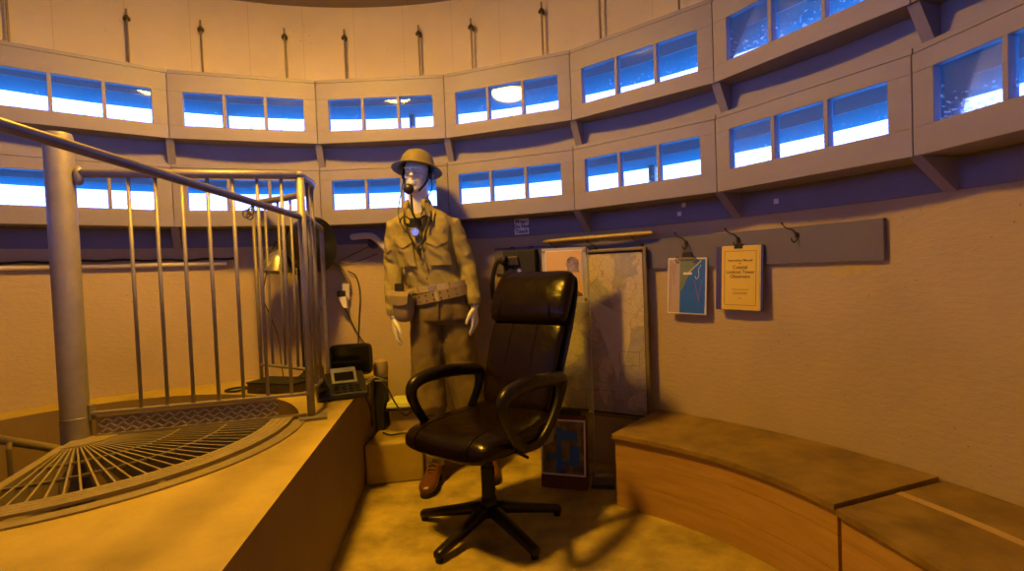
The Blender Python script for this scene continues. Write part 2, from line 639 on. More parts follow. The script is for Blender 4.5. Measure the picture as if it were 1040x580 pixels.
# steel stubs standing in the slits
mb = MB()
for k, (a, z0, z1) in enumerate(((-22.6, Z_S1B, Z_S1T), (-22.6, Z_S2B, Z_S2T), (3.3, Z_S2B, Z_S2T), (38.0, Z_S1B, Z_S1T))):
    mb = MB()
    p = P(a, RO - .06, 0)
    mb.beam((p.x, p.y, z0), (p.x, p.y, z1), .035, .035, up=(sin(R(a)), cos(R(a)), 0))
    struct(mb.build('trim_%d' % (k + 1), M['galvd']))

# grey painted facia rings behind the panels
mb = MB(); mb.arc(RW - .016, RW - .001, Z_BAND, Z_LB + .03, 0, 360, 144, full=True)
struct(mb.build('trim_5', M['band'], auto=35))
mb = MB(); mb.arc(RF, RW - .001, Z_LT + .023, Z_UB + .003, 0, 360, 144, full=True)
struct(mb.build('trim_6', M['frame'], auto=35))

# ------------------------------------------------------------------ window panels
APO = RP * cos(R(10))


def window(idx, k, zt, zb, rails):
    """one flat panel between two corners: frame with three panes, soffit, shelf, bracket under the joint"""
    am = TH + STEP * (k + .5)
    c = P(am, APO, 0)
    root = empty('window_%d' % idx, (c.x, c.y, zb), rotz=-R(am))
    root['kind'] = 'structure'
    w = 2 * RP * sin(R(10))
    h = zt - zb
    T = .036
    top, bot, side, mun = rails
    g = .0012
    mb = MB()       # local: x along, +y outwards, z up
    mb.box((0, T / 2, h - top / 2), (w - 2 * g, T, top))
    mb.box((0, T / 2, bot / 2), (w - 2 * g, T, bot))
    hh = h - top - bot
    zc = bot + hh / 2
    for s in (-1, 1):
        mb.box((s * (w / 2 - g - side / 2), T / 2, zc), (side, T, hh))
    iw = (w - 2 * g - 2 * side)
    pw_ = (iw - 2 * mun) / 3
    for s in (-1, 1):
        mb.box((s * (pw_ / 2 + mun / 2), T / 2, zc), (mun, T, hh))
    mb.box((-w / 2 - .002, T + .004, h / 2), (.052, .012, h - .01))
    mb.build('window_frame', M['frame'], root, local=True, bevel=.002)
    for j in (-1, 0, 1):
        mb = MB()
        tilt = {-1: -.040, 0: -.040, 1: -.040, 2: -.040, 3: .052}.get(k, 0) if zb > 1.7 else 0
        mb.box((j * (pw_ + mun), .024, zc), (pw_ + .002, .002, hh + .002), Euler((tilt, 0, 0)))
        mb.build('pane', M['glass'], root, local=True)
    # soffit below and shelf above, reaching back to the round wall
    d = RW - APO
    mb = MB()
    for z0, z1, y0 in ((0.004, .020, T), (h + .004, h + .022, .006)):
        inner = [(-w / 2 + y0 * .18, y0), (w / 2 - y0 * .18, y0)]
        outer = []
        for t in (10, 6, 2, -2, -6, -10):
            q = (RW - .003) * sin(R(t)), (RW - .003) * cos(R(t)) - APO
            outer.append(q)
        poly = [(-w / 2 - .0 + g, y0)] + [(w / 2 - g, y0)] + outer
        mb.prism([(x, y, z0) for x, y in poly], (0, 0, z0), (0, 0, z1))
    mb.build('sill', M['frame'], root, local=True)
    # bracket below the left corner: radial triangular gusset
    mb = MB()
    a = R(-10)
    rad = Vector((sin(a), cos(a), 0))
    tan = Vector((cos(a), -sin(a), 0))
    o3 = Vector((0, -APO, 0))
    drop = .108 if zb < 1.6 else .134
    rw = RW - .016 if zb < 1.6 else RF
    tri = [o3 + rad * (RP + .012), o3 + rad * rw, o3 + rad * rw + Vector((0, 0, -drop)), o3 + rad * (rw - .014) + Vector((0, 0, -drop))]
    tri = [p - tan * .019 for p in tri]
    mb.prism(tri, (0, 0, 0), tan * .038)
    mb.build('bracket', M['frame'], root, local=True)
    return root


i = 1
for k in range(-9, 9):
    window(i, k, Z_UT, Z_UB, (.098, .072, .070, .016)); i += 1
for k in range(-9, 9):
    window(i, k, Z_LT, Z_LB, (.060, .090, .070, .016)); i += 1

# ------------------------------------------------------------------ ceiling lamp (its reflections show in the upper panes)
lx, ly = -.95, 1.95
root = empty('ceiling_lamp', (lx, ly, Z_C))
tag(root, 'round glowing dome lamp on the concrete ceiling, mirrored in the upper window panes', 'lamp')
mb = MB(); mb.lathe([(.10, Z_C), (.10, Z_C - .035), (.147, Z_C - .045), (.147, Z_C - .082), (.143, Z_C - .082), (.143, Z_C - .06)], (lx, ly, 0), 40)
mb.build('lamp_base', M['white'], root, smooth=False)
mb = MB(); mb.lathe([(.140, Z_C - .062), (.141, Z_C - .088), (.120, Z_C - .108), (.07, Z_C - .122), (0, Z_C - .128)], (lx, ly, 0), 40)
mb.build('lamp_shade', M['lamp'], root, smooth=True)

# ------------------------------------------------------------------ rods on the upper wall
for k, (a, zt) in enumerate(((-45.0, 2.74), (-33.2, 2.645), (-24.6, 2.65), (-13.6, 2.655), (-5.0, 2.66), (6.3, 2.665), (14.5, 2.665), (25.45, 2.67), (34.05, 2.70), (44.85, 2.70))):
    p = P(a, RW - .04)
    root = empty('wall_rod', (p.x, p.y, Z_UT))
    pos = ['at the far left edge by a thick pipe', 'above the leftmost whole upper window', 'above the second upper window from the left', 'second one left of the helmet',
           'first one left of the helmet', 'directly above the helmet', 'right of the helmet, above the lamp reflection', 'third from the right, above the wall telephone', 'second from the right', 'rightmost, top out of view'][k]
    tag(root, 'clamp rod on the upper wall, ' + pos, 'rod', 'clamp rods above the upper windows')
    mb = MB(); mb.cyl((p.x, p.y, Z_UT + .023), (p.x, p.y, zt), .0055, 10)
    mb.build('shaft', M['rodm'], root)
    mb = MB()
    q = P(a, RW - .002)
    mb.cyl((p.x, p.y, zt - .060), (p.x, p.y, zt - .048), .018, 12)
    mb.cyl((p.x, p.y, zt - .048), (p.x, p.y, zt - .036), .010, 6)
    mb.tube([(p.x, p.y, zt - .052), (q.x, q.y, zt - .052)], .007, 8)
    mb.build('clamp', M['metald'], root)
mb = MB()
p = P(-45.9, RW - .03)
mb.cyl((p.x, p.y, Z_UT + .023), (p.x, p.y, Z_C), .014, 12)
tag(mb.build('conduit_pipe', M['cream'], smooth=False), 'pale vertical conduit pipe running up to the ceiling at far left', 'pipe')

# ------------------------------------------------------------------ grey hanging board
A0, A1 = 16.6, 65.75
mb = MB(); mb.arc(RW - .022, RW - .002, 1.103, 1.262, A0, A1, 40)
tag(mb.build('hook_board', M['board'], bevel=.002), 'long grey painted board with coat hooks, screwed to the curved wall', 'board')

# ------------------------------------------------------------------ conduit and cable on the left wall
mb = MB(); mb.tube([P(a, RW - .018, 1.232) for a in [-75 + i * 2.0 for i in range(27)]], .013, 10)
tag(mb.build('wall_conduit', M['cream'], smooth=True), 'pale horizontal conduit along the left wall behind the railing', 'pipe')
mb = MB(); mb.tube([P(-75 + i * 1.0, RW - .012, 1.262 + .004 * sin(i * 1.3) + .003 * sin(i * .37)) for i in range(54)], .006, 8)
tag(mb.build('wall_cable', M['metald'], smooth=True), 'dark loose cable sagging just above the pale horizontal conduit', 'cable')

# ------------------------------------------------------------------ spiral staircase with landing and guard rails
st = empty('spiral_staircase', (SX, SY, HP))
tag(st, 'galvanised spiral staircase head with thick column, fan grating and railings', 'staircase')
C3 = Vector((SX, SY, 0))
K = Vector((-.882, 2.257, 0))       # corner post
mb = MB(); mb.lathe([(.047, -1.4), (.047, 1.700), (.043, 1.712), (.0, 1.714)], C3, 40)
mb.build('column', M['galv'], st, auto=40)
mb = MB(); mb.lathe([(.049, HP + .0), (.049, HP + .10), (.047, HP + .102)], C3, 40)
mb.build('collar', M['galv'], st, auto=40)


def comp(a):      # math angle (deg from +x) around the column
    return lambda r, z=0.0: Vector((SX + r * cos(R(a)), SY + r * sin(R(a)), z))


GA0, GA1 = -71.0, 14.0
ZG = HP + .018
ctr = (SX, SY)
mb = MB()
nb = 25
for i in range(nb + 1):
    f = comp(GA0 + 1.5 + (GA1 - GA0 - 2.5) * i / nb)
    mb.beam(f(.13, ZG - .014), f(.705, ZG - .014), .006, .028)
for r in (.36, .53):
    mb.arc(r - .003, r + .003, ZG - .008, ZG + .001, 90 - GA1, 90 - GA0, 30, cen=ctr)
mb.build('grating', M['galvd'], st)
mb = MB()
mb.arc(.047, .145, ZG - .01, ZG + .004, 90 - GA1, 90 - GA0, 30, cen=ctr)
mb.build('hub_plate', M['galvd'], st)
mb = MB()
mb.arc(.700, .785, ZG - .006, ZG + .003, 90 - GA1 - 1, 90 - GA0 + 40, 60, cen=ctr)
mb.arc(.785, .835, HP - .002, HP + .006, 90 - GA1 - 1, 90 - GA0 + 40, 60, cen=ctr)
f = comp(GA0)
mb.beam(f(.1, ZG - .012), f(.8, ZG - .012), .03, .03)
mb.build('rim_plate', M['galvd'], st)
# raised lozenges on the rim plate
mb = MB()
for i in range(150):
    a = GA0 - 35 + (GA1 - GA0 + 34) * i / 149
    for j, r in enumerate((.718, .742, .767)):
        q = comp(a + (j % 2) * .4)(r, ZG + .0035)
        mb.box(q, (.011, .003, .0008), R(a + (45 if (i + j) % 2 else -45)))
mb.build('tread_pattern', M['galvd'], st)
# toe plate below the gate rail
D = (K - C3).normalized()
N = Vector((-D.y, D.x, 0))
L = (K - C3).length


def along(s, z, off=0.0):
    return C3 + D * s + N * off + Vector((0, 0, z))


ZR, ZBR = 1.562, .630
mb = MB()
mb.beam(along(.068, HP + .052), along(L - .13, HP + .052), .004, .082, up=(0, 0, 1))
mb.beam(along(.068, HP + .022, -.006), along(L - .02, HP + .022, -.006), .014, .010)
M['plate'] = mat('diamond_plate', (.66, .58, .42), .4, .2, col2=(.6, .55, .46), nscale=12)
tp = mb.build('toe_plate', M['galvd'], st)
mb = MB()
nn = 30
for i in range(nn):
    for j in range(4):
        s = .085 + (L - .235) * i / (nn - 1) + (j % 2) * .01
        z = HP + .022 + .019 * j
        q = along(s, z, -.0045)
        a = 1 if (i + j) % 2 else -1
        mb.beam(q - D * .009 - Vector((0, 0, .007 * a)), q + D * .009 + Vector((0, 0, .007 * a)), .005, .005, up=(0, 0, 1))
mb.build('diamond_pattern', M['plate'], tp)
# gate rails and balusters
mb = MB(); mb.tube([along(.05, ZR), along(L, ZR)], .0175, 16)
mb.ell(along(.060, ZR - .01), (.020, .020, .038), 12, 8)
mb.build('top_rail', M['galv'], st, smooth=True)
mb = MB(); mb.beam(along(.045, ZBR), along(L + .005, ZBR), .028, .012)
mb.box(along(.055, ZBR + .005), (.012, .03, .06))
mb.build('bottom_rail', M['galv'], st, bevel=.002)
for i in range(7):
    s = L - .093 * (7 - i) + .018
    mb = MB(); mb.cyl(along(s, ZBR), along(s, ZR - .01), .0072, 10)
    mb.build('baluster', M['galv'], st, smooth=True)
# corner post with foot plate
mb = MB(); mb.cyl(K + Vector((0, 0, HP)), K + Vector((0, 0, ZR)), .0165, 16)
mb.ell(K + Vector((0, 0, ZR)), (.02, .02, .018), 14, 8)
mb.build('corner_post', M['galv'], st, smooth=True)
mb = MB(); mb.box(K + Vector((0.01, -.005, HP + .008)), (.11, .075, .012), R(20))
mb.build('foot_plate', M['galv'], st, bevel=.002)
# curved guard behind
GC = curve_pts([(K.x, K.y, 0), (-.93, 2.52, 0), (-1.10, 2.79, 0), (-1.46, 3.03, 0)], 24)
mb = MB(); mb.tube([p + Vector((0, 0, ZR)) for p in GC], .0175, 14)
mb.build('top_rail', M['galv'], st, smooth=True)
mb = MB(); mb.tube([p + Vector((0, 0, ZBR + .01)) for p in GC], .010, 8)
mb.build('bottom_rail', M['galv'], st, smooth=True)
lens = [0]
for a_, b_ in zip(GC, GC[1:]):
    lens.append(lens[-1] + (b_ - a_).length)
tot = lens[-1]
for i in range(1, 10):
    s = tot * i / 9
    k = max(j for j in range(len(lens)) if lens[j] <= s + 1e-9)
    k = min(k, len(GC) - 2)
    t = (s - lens[k]) / max(lens[k + 1] - lens[k], 1e-6)
    q = GC[k].lerp(GC[k + 1], min(t, 1))
    mb = MB(); mb.cyl(q + Vector((0, 0, HP if i == 9 else ZBR)), q + Vector((0, 0, ZR - .01)), .010 if i == 9 else .0072, 10)
    mb.build('baluster', M['galv'], st, smooth=True)
# short side guard towards the phone
E2 = Vector((-1.012, 2.85, 0))
mb = MB()
mb.tube(curve_pts([K + Vector((.012, .012, 1.392)), K.lerp(E2, .5) + Vector((0, 0, 1.392)), K.lerp(E2, .93) + Vector((0, 0, 1.390)), E2 + Vector((0, 0, 1.375)), E2 + Vector((0, 0, 1.30)), E2 + Vector((0, 0, HP))], 40), .012, 12)
mb.build('side_guard', M['galv'], st, smooth=True)
# long dark handrail towards the viewer's left
mb = MB()
ha, hb = K + Vector((-.005, -.012, 1.385)), Vector((-.925, .85, 1.428))
dd = (hb - ha).normalized()
mb.tube([ha, ha + dd * .02, hb, hb + dd * .5, hb + dd * .58 + Vector((0, 0, -.03)), hb + dd * .60 + Vector((0, 0, -.1)), hb + dd * .60 + Vector((0, 0, -1.42 + HP))], .0125, 14)
mb.build('handrail', M['rail'], st, smooth=True)
# treads winding down below the landing
for i in range(9):
    a1 = GA0 - 4 - 30 * i
    z = HP - .19 * (i + 1)
    mb = MB()
    mb.arc(.07, .76, z - .03, z, 90 - a1, 90 - a1 + 32, 10, cen=ctr)
    mb.build('tread', M['galvd'], st)
# descending pipe handrail in the well
hr = curve_pts([(-2.12, 1.62, .80), (-2.19, 1.90, .66), (-2.175, 2.20, .50), (-2.10, 2.40, .385), (-1.98, 2.56, .25), (-1.80, 2.66, .10), (-1.58, 2.64, -.06)], 40)
mb = MB(); mb.tube(hr, .019, 12)
mb.build('stair_handrail', M['galvd'], st, smooth=True)
for x, y, z in ((-2.165, 2.24, .475), (-2.10, 2.40, .38), (-2.188, 2.05, .575)):
    mb = MB()
    mb.tube(curve_pts([(x + .015, y - .02, z), (x + .035, y - .045, z - .02), (x + .045, y - .055, z - .07), (x + .045, y - .055, z - .70)], 16), .010, 8)
    mb.build('baluster', M['galvd'], st, smooth=True)

# ------------------------------------------------------------------ bench
def lerp_tab(tab):
    def f(a):
        if a <= tab[0][0]: return tab[0][1]
        for (a0, v0), (a1, v1) in zip(tab, tab[1:]):
            if a <= a1: return v0 + (v1 - v0) * (a - a0) / (a1 - a0)
        return tab[-1][1]
    return f


FR = lerp_tab([(38, 1.885), (45, 1.896), (55, 1.912), (62, 1.902), (69.7, 1.880), (70.3, 1.862), (81, 1.832), (120, 1.80)])
BK = lambda a: RW - .004
ZLID = .345
for nm, a0, a1, dz, lab in (('bench', 39.9, 69.55, 0, 'curved plywood bench section in full view, starting beside the hanging chart'),
                            ('bench', 70.05, 118, -.006, 'second curved bench section, nearest the viewer, with pale strip along its lid')):
    c = P((a0 + a1) / 2, 2.1)
    root = empty(nm, (c.x, c.y, 0))
    tag(root, lab, 'bench', 'curved wall bench')
    z1 = ZLID + dz
    ins = 1.2
    mb = MB()
    for p0, p1 in ((0.0, .118), (.120, .240), (.242, z1 - .0225)):
        mb.arc(lambda a: FR(a) + .018, lambda a: FR(a) + .034, p0, p1, a0 + .2, a1 - .1, 40)
    mb.build('front_board', M['wood'], root, bevel=.0012)
    for aa in ((a0 + .2, a0 + .6), (a1 - .5, a1 - .1)):
        mb = MB()
        mb.arc(lambda a: FR(a) + .034, lambda a: RW - .006, 0, z1 - .0225, aa[0], aa[1], 1)
        mb.build('end_board', M['wood'], root)
    mb = MB()
    if dz == 0:
        mb.arc(FR, BK, z1 - .022, z1, a0, a1, 40)
        mb.build('lid', M['woodtop'], root, bevel=.002)
    else:
        mb.arc(FR, lambda a: 2.135, z1 - .022, z1, a0, a1, 40)
        mb.arc(lambda a: 2.167, BK, z1 - .022, z1, a0, a1, 40)
        mb.build('lid', M['woodtop'], root, bevel=.002)
        mb = MB()
        mb.arc(2.136, 2.166, z1 - .022, z1 + .001, a0, a1, 40)
        mb.build('lid_strip', M['woodl'], root)

# ------------------------------------------------------------------ concrete step block with low stand and folders
mb = MB()
mb.prism([(-.822, 2.800, 0), (-.518, 2.850, 0), (-.535, 3.30, 0), (-.80, 3.345, 0)], (0, 0, 0), (0, 0, .222))
tag(mb.build('step_block', M['plat'], bevel=.012), 'low concrete step block between the platform and the uniformed mannequin', 'step')
root = empty('low_stand', (-.66, 3.08, .222))
tag(root, 'small low black-topped stand on the concrete step block', 'stand')
mb = MB(); mb.box((-.640, 3.13, .352), (.245, .24, .014), R(4)); mb.build('top_board', M['black'], root, bevel=.002)
mb = MB(); mb.box((-.635, 3.13, .2835), (.20, .18, .123), R(4)); mb.build('body', M['tan'], root, bevel=.003)
root = empty('folder_stack', (-.66, 3.08, .359))
tag(root, 'pale green and yellow folders lying on the low black stand', 'folders')
mb = MB(); mb.box((-.642, 3.125, .3655), (.235, .21, .012), R(6)); mb.build('folder', M['green'], root, bevel=.002)
mb = MB(); mb.box((-.640, 3.13, .378), (.215, .18, .012), R(-3)); mb.build('folder', mat('yellow_green_folder', (.66, .70, .20), .5), root, bevel=.002)

# ------------------------------------------------------------------ office chair
def make_chair():
    root = empty('office_chair', (-.138, 2.285, 0), rotz=R(-39))
    tag(root, 'black leather high-back swivel chair with padded headrest standing mid floor', 'chair')
    B = dict(parent=root, local=True)
    hubz = .085
    mb = MB()
    mb.lathe([(.0, .055), (.038, .06), (.042, .09), (.036, .125), (.031, .14), (.0, .141)], (0, 0, 0), 24)
    mb.build('base_hub', M['leatherd'], smooth=True, **B)
    for wa in (-54.5, -126, -198.5, 90, 17.5):
        a = R(wa + 39)                       # local frame is turned by -39
        d = Vector((cos(a), sin(a), 0))
        s = Vector((-sin(a), cos(a), 0))
        rings = []
        for t, w, h, z in ((0, .030, .028, .092), (.25, .027, .025, .080), (.6, .023, .020, .056), (.9, .021, .017, .035), (.98, .020, .016, .031), (1.0, .013, .011, .029)):
            c = d * (.335 * t) + Vector((0, 0, z))
            rings.append([c + s * (w * math.copysign(abs(cos(q)) ** .7, cos(q))) + Vector((0, 0, h * math.copysign(abs(sin(q)) ** .7, sin(q)))) for q in [2 * pi * k / 16 for k in range(16)]])
        mb = MB(); mb.loft(rings)
        leg = mb.build('leg', M['leatherd'], smooth=True, **B)
        mb = MB(); e = d * .318
        mb.lathe([(.014, 0), (.016, .008), (.012, .024)], e, 16)
        g = mb.build('glide', M['blackm'], smooth=True, **B)
        g.parent = leg
    mb = MB()
    mb.lathe([(.030, .12), (.030, .27), (.0301, .272), (.024, .275), (.024, .37), (.0, .37)], (0, 0, 0), 24)
    mb.build('gas_column', M['blackm'], auto=40, **B)
    mb = MB(); mb.box((-.0, .02, .375), (.16, .24, .035)); mb.tube([(.05, 0, .375), (.2, -.02, .372), (.25, -.03, .368)], .007, 8)
    mb.build('tilt_mechanism', M['metald'], bevel=.006, **B)
    # seat
    ox = -.02
    mb = MB()
    rings = []
    for y, w, zc, h in ((-.262, .17, .408, .018), (-.255, .225, .412, .036), (-.225, .245, .424, .050), (-.16, .255, .432, .054), (-.05, .26, .434, .052), (.08, .26, .434, .052), (.18, .25, .438, .055), (.235, .235, .445, .055), (.255, .20, .448, .035)):
        ring = []
        for k in range(40):
            q = 2 * pi * k / 40
            x = w * math.copysign(abs(cos(q)) ** .55, cos(q))
            z = h * math.copysign(abs(sin(q)) ** .75, sin(q))
            if z > 0: z *= (1 - .25 * math.exp(-(x / .11) ** 2) + .12 * abs(x) / .25)
            ring.append(Vector((ox + x, y, zc + z)))
        rings.append(ring)
    mb.loft(rings)
    seat = mb.build('seat', M['leather'], smooth=True, mods=(('SUBSURF', dict(levels=1, render_levels=1)),), **B)

    def seat_seam(x0, pts):
        mb = MB(); mb.tube(curve_pts(pts, 20), .0035, 6)
        mb.build('seam', M['leather'], smooth=True, parent=seat, local=True)
    for s in (-1, 1):
        seat_seam(s, [(ox + s * .15, .15, .489), (ox + s * .15, 0, .483), (ox + s * .15, -.15, .483), (ox + s * .15, -.225, .468), (ox + s * .15, -.257, .44), (ox + s * .145, -.266, .405)])
    # seat underside pan
    mb = MB(); mb.loft([superring((ox, 0, z), a, b, .6) for z, a, b in ((.372, .17, .17), (.38, .215, .215), (.392, .22, .222))])
    mb.build('seat_pan', M['leatherd'], smooth=False, **B)
    # backrest, leaning back; path in y,z
    def back(name, tab, m, sub=1, ry=.55):
        mb = MB()
        rings = []
        for y, z, w, th, tilt in tab:
            y += (z - .45) * .12
            ring = []
            for k in range(40):
                q = 2 * pi * k / 40
                x = .93 * w * math.copysign(abs(cos(q)) ** ry, cos(q))
                t = th * math.copysign(abs(sin(q)) ** .8, sin(q))
                bow = -.022 * (abs(x) / .25) ** 2      # wings curve forward
                v = Vector((0, t + bow, 0))
                v.rotate(Euler((tilt, 0, 0)))
                ring.append(Vector((x - .01, y, z)) + v)
            rings.append(ring)
        mb.loft(rings)
        return mb.build(name, m, smooth=True, mods=(('SUBSURF', dict(levels=sub, render_levels=sub)),), **B)
    tl = R(-22)
    bk = back('backrest', [(.222, .455, .17, .02, tl), (.225, .475, .205, .036, tl), (.232, .54, .215, .040, tl), (.243, .62, .218, .038, tl), (.262, .70, .222, .036, tl), (.285, .78, .228, .036, tl), (.308, .845, .232, .036, tl), (.316, .872, .225, .025, tl)], M['leather'])
    back('headrest', [(.292, .858, .20, .015, tl), (.298, .868, .238, .040, tl), (.302, .90, .247, .056, tl), (.320, .96, .250, .060, tl), (.342, 1.02, .247, .058, tl), (.362, 1.07, .240, .048, tl), (.374, 1.098, .222, .030, tl), (.379, 1.108, .18, .012, tl)], M['leather'])
    sh = back('back_shell', [(.262, .45, .15, .010, tl), (.268, .48, .222, .016, tl), (.285, .60, .238, .018, tl), (.312, .72, .246, .018, tl), (.345, .84, .254, .022, tl), (.365, .93, .257, .024, tl), (.385, 1.02, .252, .022, tl), (.40, 1.075, .236, .018, tl), (.405, 1.095, .19, .008, tl)], M['leatherd'])
    for x in (-.075, .075):
        mb = MB(); mb.tube(curve_pts([(p[0], p[1] + (p[2] - .45) * .12, p[2]) for p in [(x - .01, .190, .50), (x - .01, .200, .58), (x - .01, .222, .70), (x - .01, .258, .82), (x - .01, .272, .86)]], 16), .0035, 6)
        s = mb.build('seam', M['leather'], smooth=True, parent=bk, local=True)
    for x in (-.15, .15):
        mb = MB(); mb.tube(curve_pts([(p[0], p[1] + (p[2] - .45) * .12, p[2]) for p in [(x - .01, .246, .875), (x - .01, .240, .90), (x - .01, .255, .96), (x - .01, .279, 1.02), (x - .01, .31, 1.075), (x - .01, .352, 1.103)]], 16), .003, 6)
        s = mb.build('seam', M['leather'], smooth=True, parent=bk, local=True)
    # loop armrests
    for s in (-1, 1):
        x = s * .252 + .016
        loop = [(x * .86, -.02, .40), (x, -.10, .43), (x * 1.01, -.17, .52), (x * 1.02, -.205, .60), (x * 1.02, -.185, .648), (x * 1.02, -.10, .668), (x * 1.01, .02, .668),
                (x * 1.0, .14, .655), (x * .97, .215, .64), (x * .95, .20, .56), (x * .93, .13, .46), (x * .9, .06, .405)]
        pts = curve_pts(loop + [loop[0]], 72)[:-1]
        rr = [.020 + .010 * max(0, (p.z - .56) / .11) for p in pts]
        mb = MB(); mb.tube(pts, rr, 14, closed=True)
        ar = mb.build('armrest', M['leatherd'], smooth=True, **B)
        mb = MB()
        pp = curve_pts([(x * 1.02, -.185, .655), (x * 1.02, -.10, .678), (x * 1.01, .02, .678), (x, .12, .668)], 18)
        mb.tube(pp, [.021 + .013 * sin(pi * i / (len(pp) - 1)) for i in range(len(pp))], 14, flat=.6)
        mb.build('arm_pad', M['leather'], smooth=True, parent=ar, local=True)
    return root


make_chair()

# ------------------------------------------------------------------ mannequin
def make_mannequin():
    bx, by = -.43, 2.93
    root = empty('mannequin', (bx, by, 0))
    tag(root, 'mannequin in khaki uniform with tin hat and breast microphone, hands hanging down', 'mannequin')
    REM = lambda v, it=6, f=.6: (('REMESH', dict(mode='VOXEL', voxel_size=v, use_smooth_shade=True)), ('SMOOTH', dict(factor=f, iterations=it)))
    hd = Vector((-.497, 2.90, 1.655))            # head centre
    Mh = Euler((R(-3), R(2), R(-8))).to_matrix()   # face towards -y
    h = lambda x, y, z: hd + Mh @ Vector((x, y, z))
    # ---- body: one surface
    mb = MB()
    mb.ell(h(0, .012, .030), (.074, .092, .092), 28, 18)
    mb.ell(h(0, -.015, -.045), (.058, .068, .075), 24, 16)
    mb.ell(h(0, -.060, -.098), (.026, .022, .020), 16, 10)
    mb.ell(h(0, -.030, -.085), (.046, .046, .030), 20, 12)
    mb.ell(h(0, -.070, .028), (.058, .018, .012), 20, 8)
    mb.loft([superring(h(0, -.084, .018), .008, .006, 1, Mh, 14), superring(h(0, -.094, -.005), .010, .009, 1, Mh, 14), superring(h(0, -.104, -.026), .015, .014, 1, Mh, 14), superring(h(0, -.092, -.036), .013, .010, 1, Mh, 14)])
    for s in (-1, 1):
        mb.ell(h(s * .034, -.058, -.022), (.024, .018, .022), 14, 8)
        mb.ell(h(s * .029, -.078, .006), (.013, .008, .007), 12, 8)
        mb.ell(h(s * .076, .012, -.005), (.009, .018, .030), 12, 10)
    mb.ell(h(0, -.084, -.057), (.024, .011, .0065), 16, 8)
    mb.ell(h(0, -.081, -.070), (.020, .011, .007), 16, 8)
    KH = .90
    hd2 = Vector((-.495, 2.90, 1.664))

    for v in mb.bm.verts:
        v.co = hd2 + (v.co - hd) * KH
    hn = h                                        # unscaled frame, for what sits round the neck
    h = lambda x, y, z: hd2 + Mh @ (Vector((x, y, z)) * KH)
    nk = Vector((-.492, 2.945, 1.44))
    mb.tube([h(0, .015, -.03), h(0, .02, -.09), nk, nk + Vector((.01, .01, -.06))], [.058, .056, .060, .085], 24)
    # torso, pelvis, limbs under the clothes
    T = lambda x, y, z: Vector((x, y, z))
    mb.loft([superring(T(x, y, z), a, b, .9) for x, y, z, a, b in ((-.483, 2.96, 1.45, .09, .06), (-.480, 2.96, 1.40, .165, .085), (-.470, 2.955, 1.28, .155, .10), (-.440, 2.95, 1.12, .13, .09), (-.41, 2.95, 1.0, .135, .09), (-.40, 2.95, .92, .15, .095), (-.40, 2.95, .85, .14, .08))])
    for hip, kn, an in ((T(-.475, 2.95, .88), T(-.485, 2.91, .48), T(-.455, 2.83, .10)), (T(-.33, 2.95, .88), T(-.272, 2.94, .48), T(-.175, 2.955, .10))):
        mb.tube([hip, hip.lerp(kn, .5), kn, kn.lerp(an, .35), an, an - T(0, 0, .03)], [.078, .068, .052, .050, .036, .036], 18)
    arms = ((T(-.632, 2.965, 1.375), T(-.660, 2.965, 1.18), T(-.650, 2.88, .915), -1), (T(-.330, 2.965, 1.375), T(-.248, 2.97, 1.16), T(-.212, 2.90, .955), 1))
    for sh, el, wr, s in arms:
        mb.tube([sh, sh.lerp(el, .5), el, el.lerp(wr, .3), wr, wr + (wr - el).normalized() * .03], [.045, .042, .036, .036, .024, .023], 16)
        # hand hanging down, thumb forward/inwards
        dn = Vector((.02 * s * -1 + (.02 if s < 0 else .03), -.10, -1)).normalized()
        fw = (Vector((-.35 * s, -1, 0)) - dn * Vector((-.35 * s, -1, 0)).dot(dn)).normalized()   # across the palm, towards the viewer = thumb side
        inn = dn.cross(fw).normalized()
        if inn.x * s > 0: inn = -inn                                      # palm faces the body
        w0 = wr + dn * .025
        rings = []
        for t, a, b in ((0, .021, .016), (.02, .027, .015), (.05, .038, .014), (.075, .041, .013), (.088, .038, .011)):
            c = w0 + dn * t
            rings.append([c + fw * (a * math.copysign(abs(cos(q)) ** .8, cos(q))) + inn * (b * sin(q)) for q in [2 * pi * k / 18 for k in range(18)]])
        mb.loft(rings)
        for j, (off, ln) in enumerate(((.029, .072), (.010, .080), (-.010, .074), (-.028, .058))):
            b0 = w0 + dn * (.078 - .004 * abs(j - 1)) + fw * off
            curl = .25 + .13 * j
            p1 = b0 + (dn + inn * curl * .35 + fw * off * 2).normalized() * ln * .45
            p2 = p1 + (dn + inn * (curl * .9 + .15)).normalized() * ln * .32
            p3 = p2 + (dn + inn * (curl * 1.7 + .3)).normalized() * ln * .26
            mb.tube([b0, p1, p2, p3], [.0098, .0090, .0082, .0066], 10)
        t0 = w0 + dn * .018 + fw * .022
        t1 = t0 + (dn + fw * .95 + inn * .35).normalized() * .038
        t2 = t1 + (dn + fw * .35 + inn * .35).normalized() * .030
        t3 = t2 + (dn + fw * .05 + inn * .35).normalized() * .022
        mb.tube([t0, t1, t2, t3], [.013, .0115, .0098, .0075], 10)
    mb.build('body', M['skin'], root, smooth=True, mods=REM(.0036, 2, .5))

    # ---- helmet (shallow dish with wide brim)
    Mt = Euler((R(-10), R(4), R(-8))).to_matrix()
    hc = hd2 + Vector((.002, .010, .038))
    prof = [(0, .100), (.04, .097), (.074, .082), (.096, .055), (.106, .025), (.112, .005), (.124, -.003), (.142, -.009), (.156, -.013), (.158, -.015), (.155, -.017), (.140, -.013), (.120, -.007), (.106, .000), (.100, .023), (.090, .051), (.070, .075), (.036, .090), (0, .094)]
    mb = MB(); mb.lathe([(r * (.93), z) for r, z in prof], hc, 48, Mt @ Matrix.Diagonal((.93, 1.06, 1)))
    hl = mb.build('helmet', M['helm'], root, smooth=True)
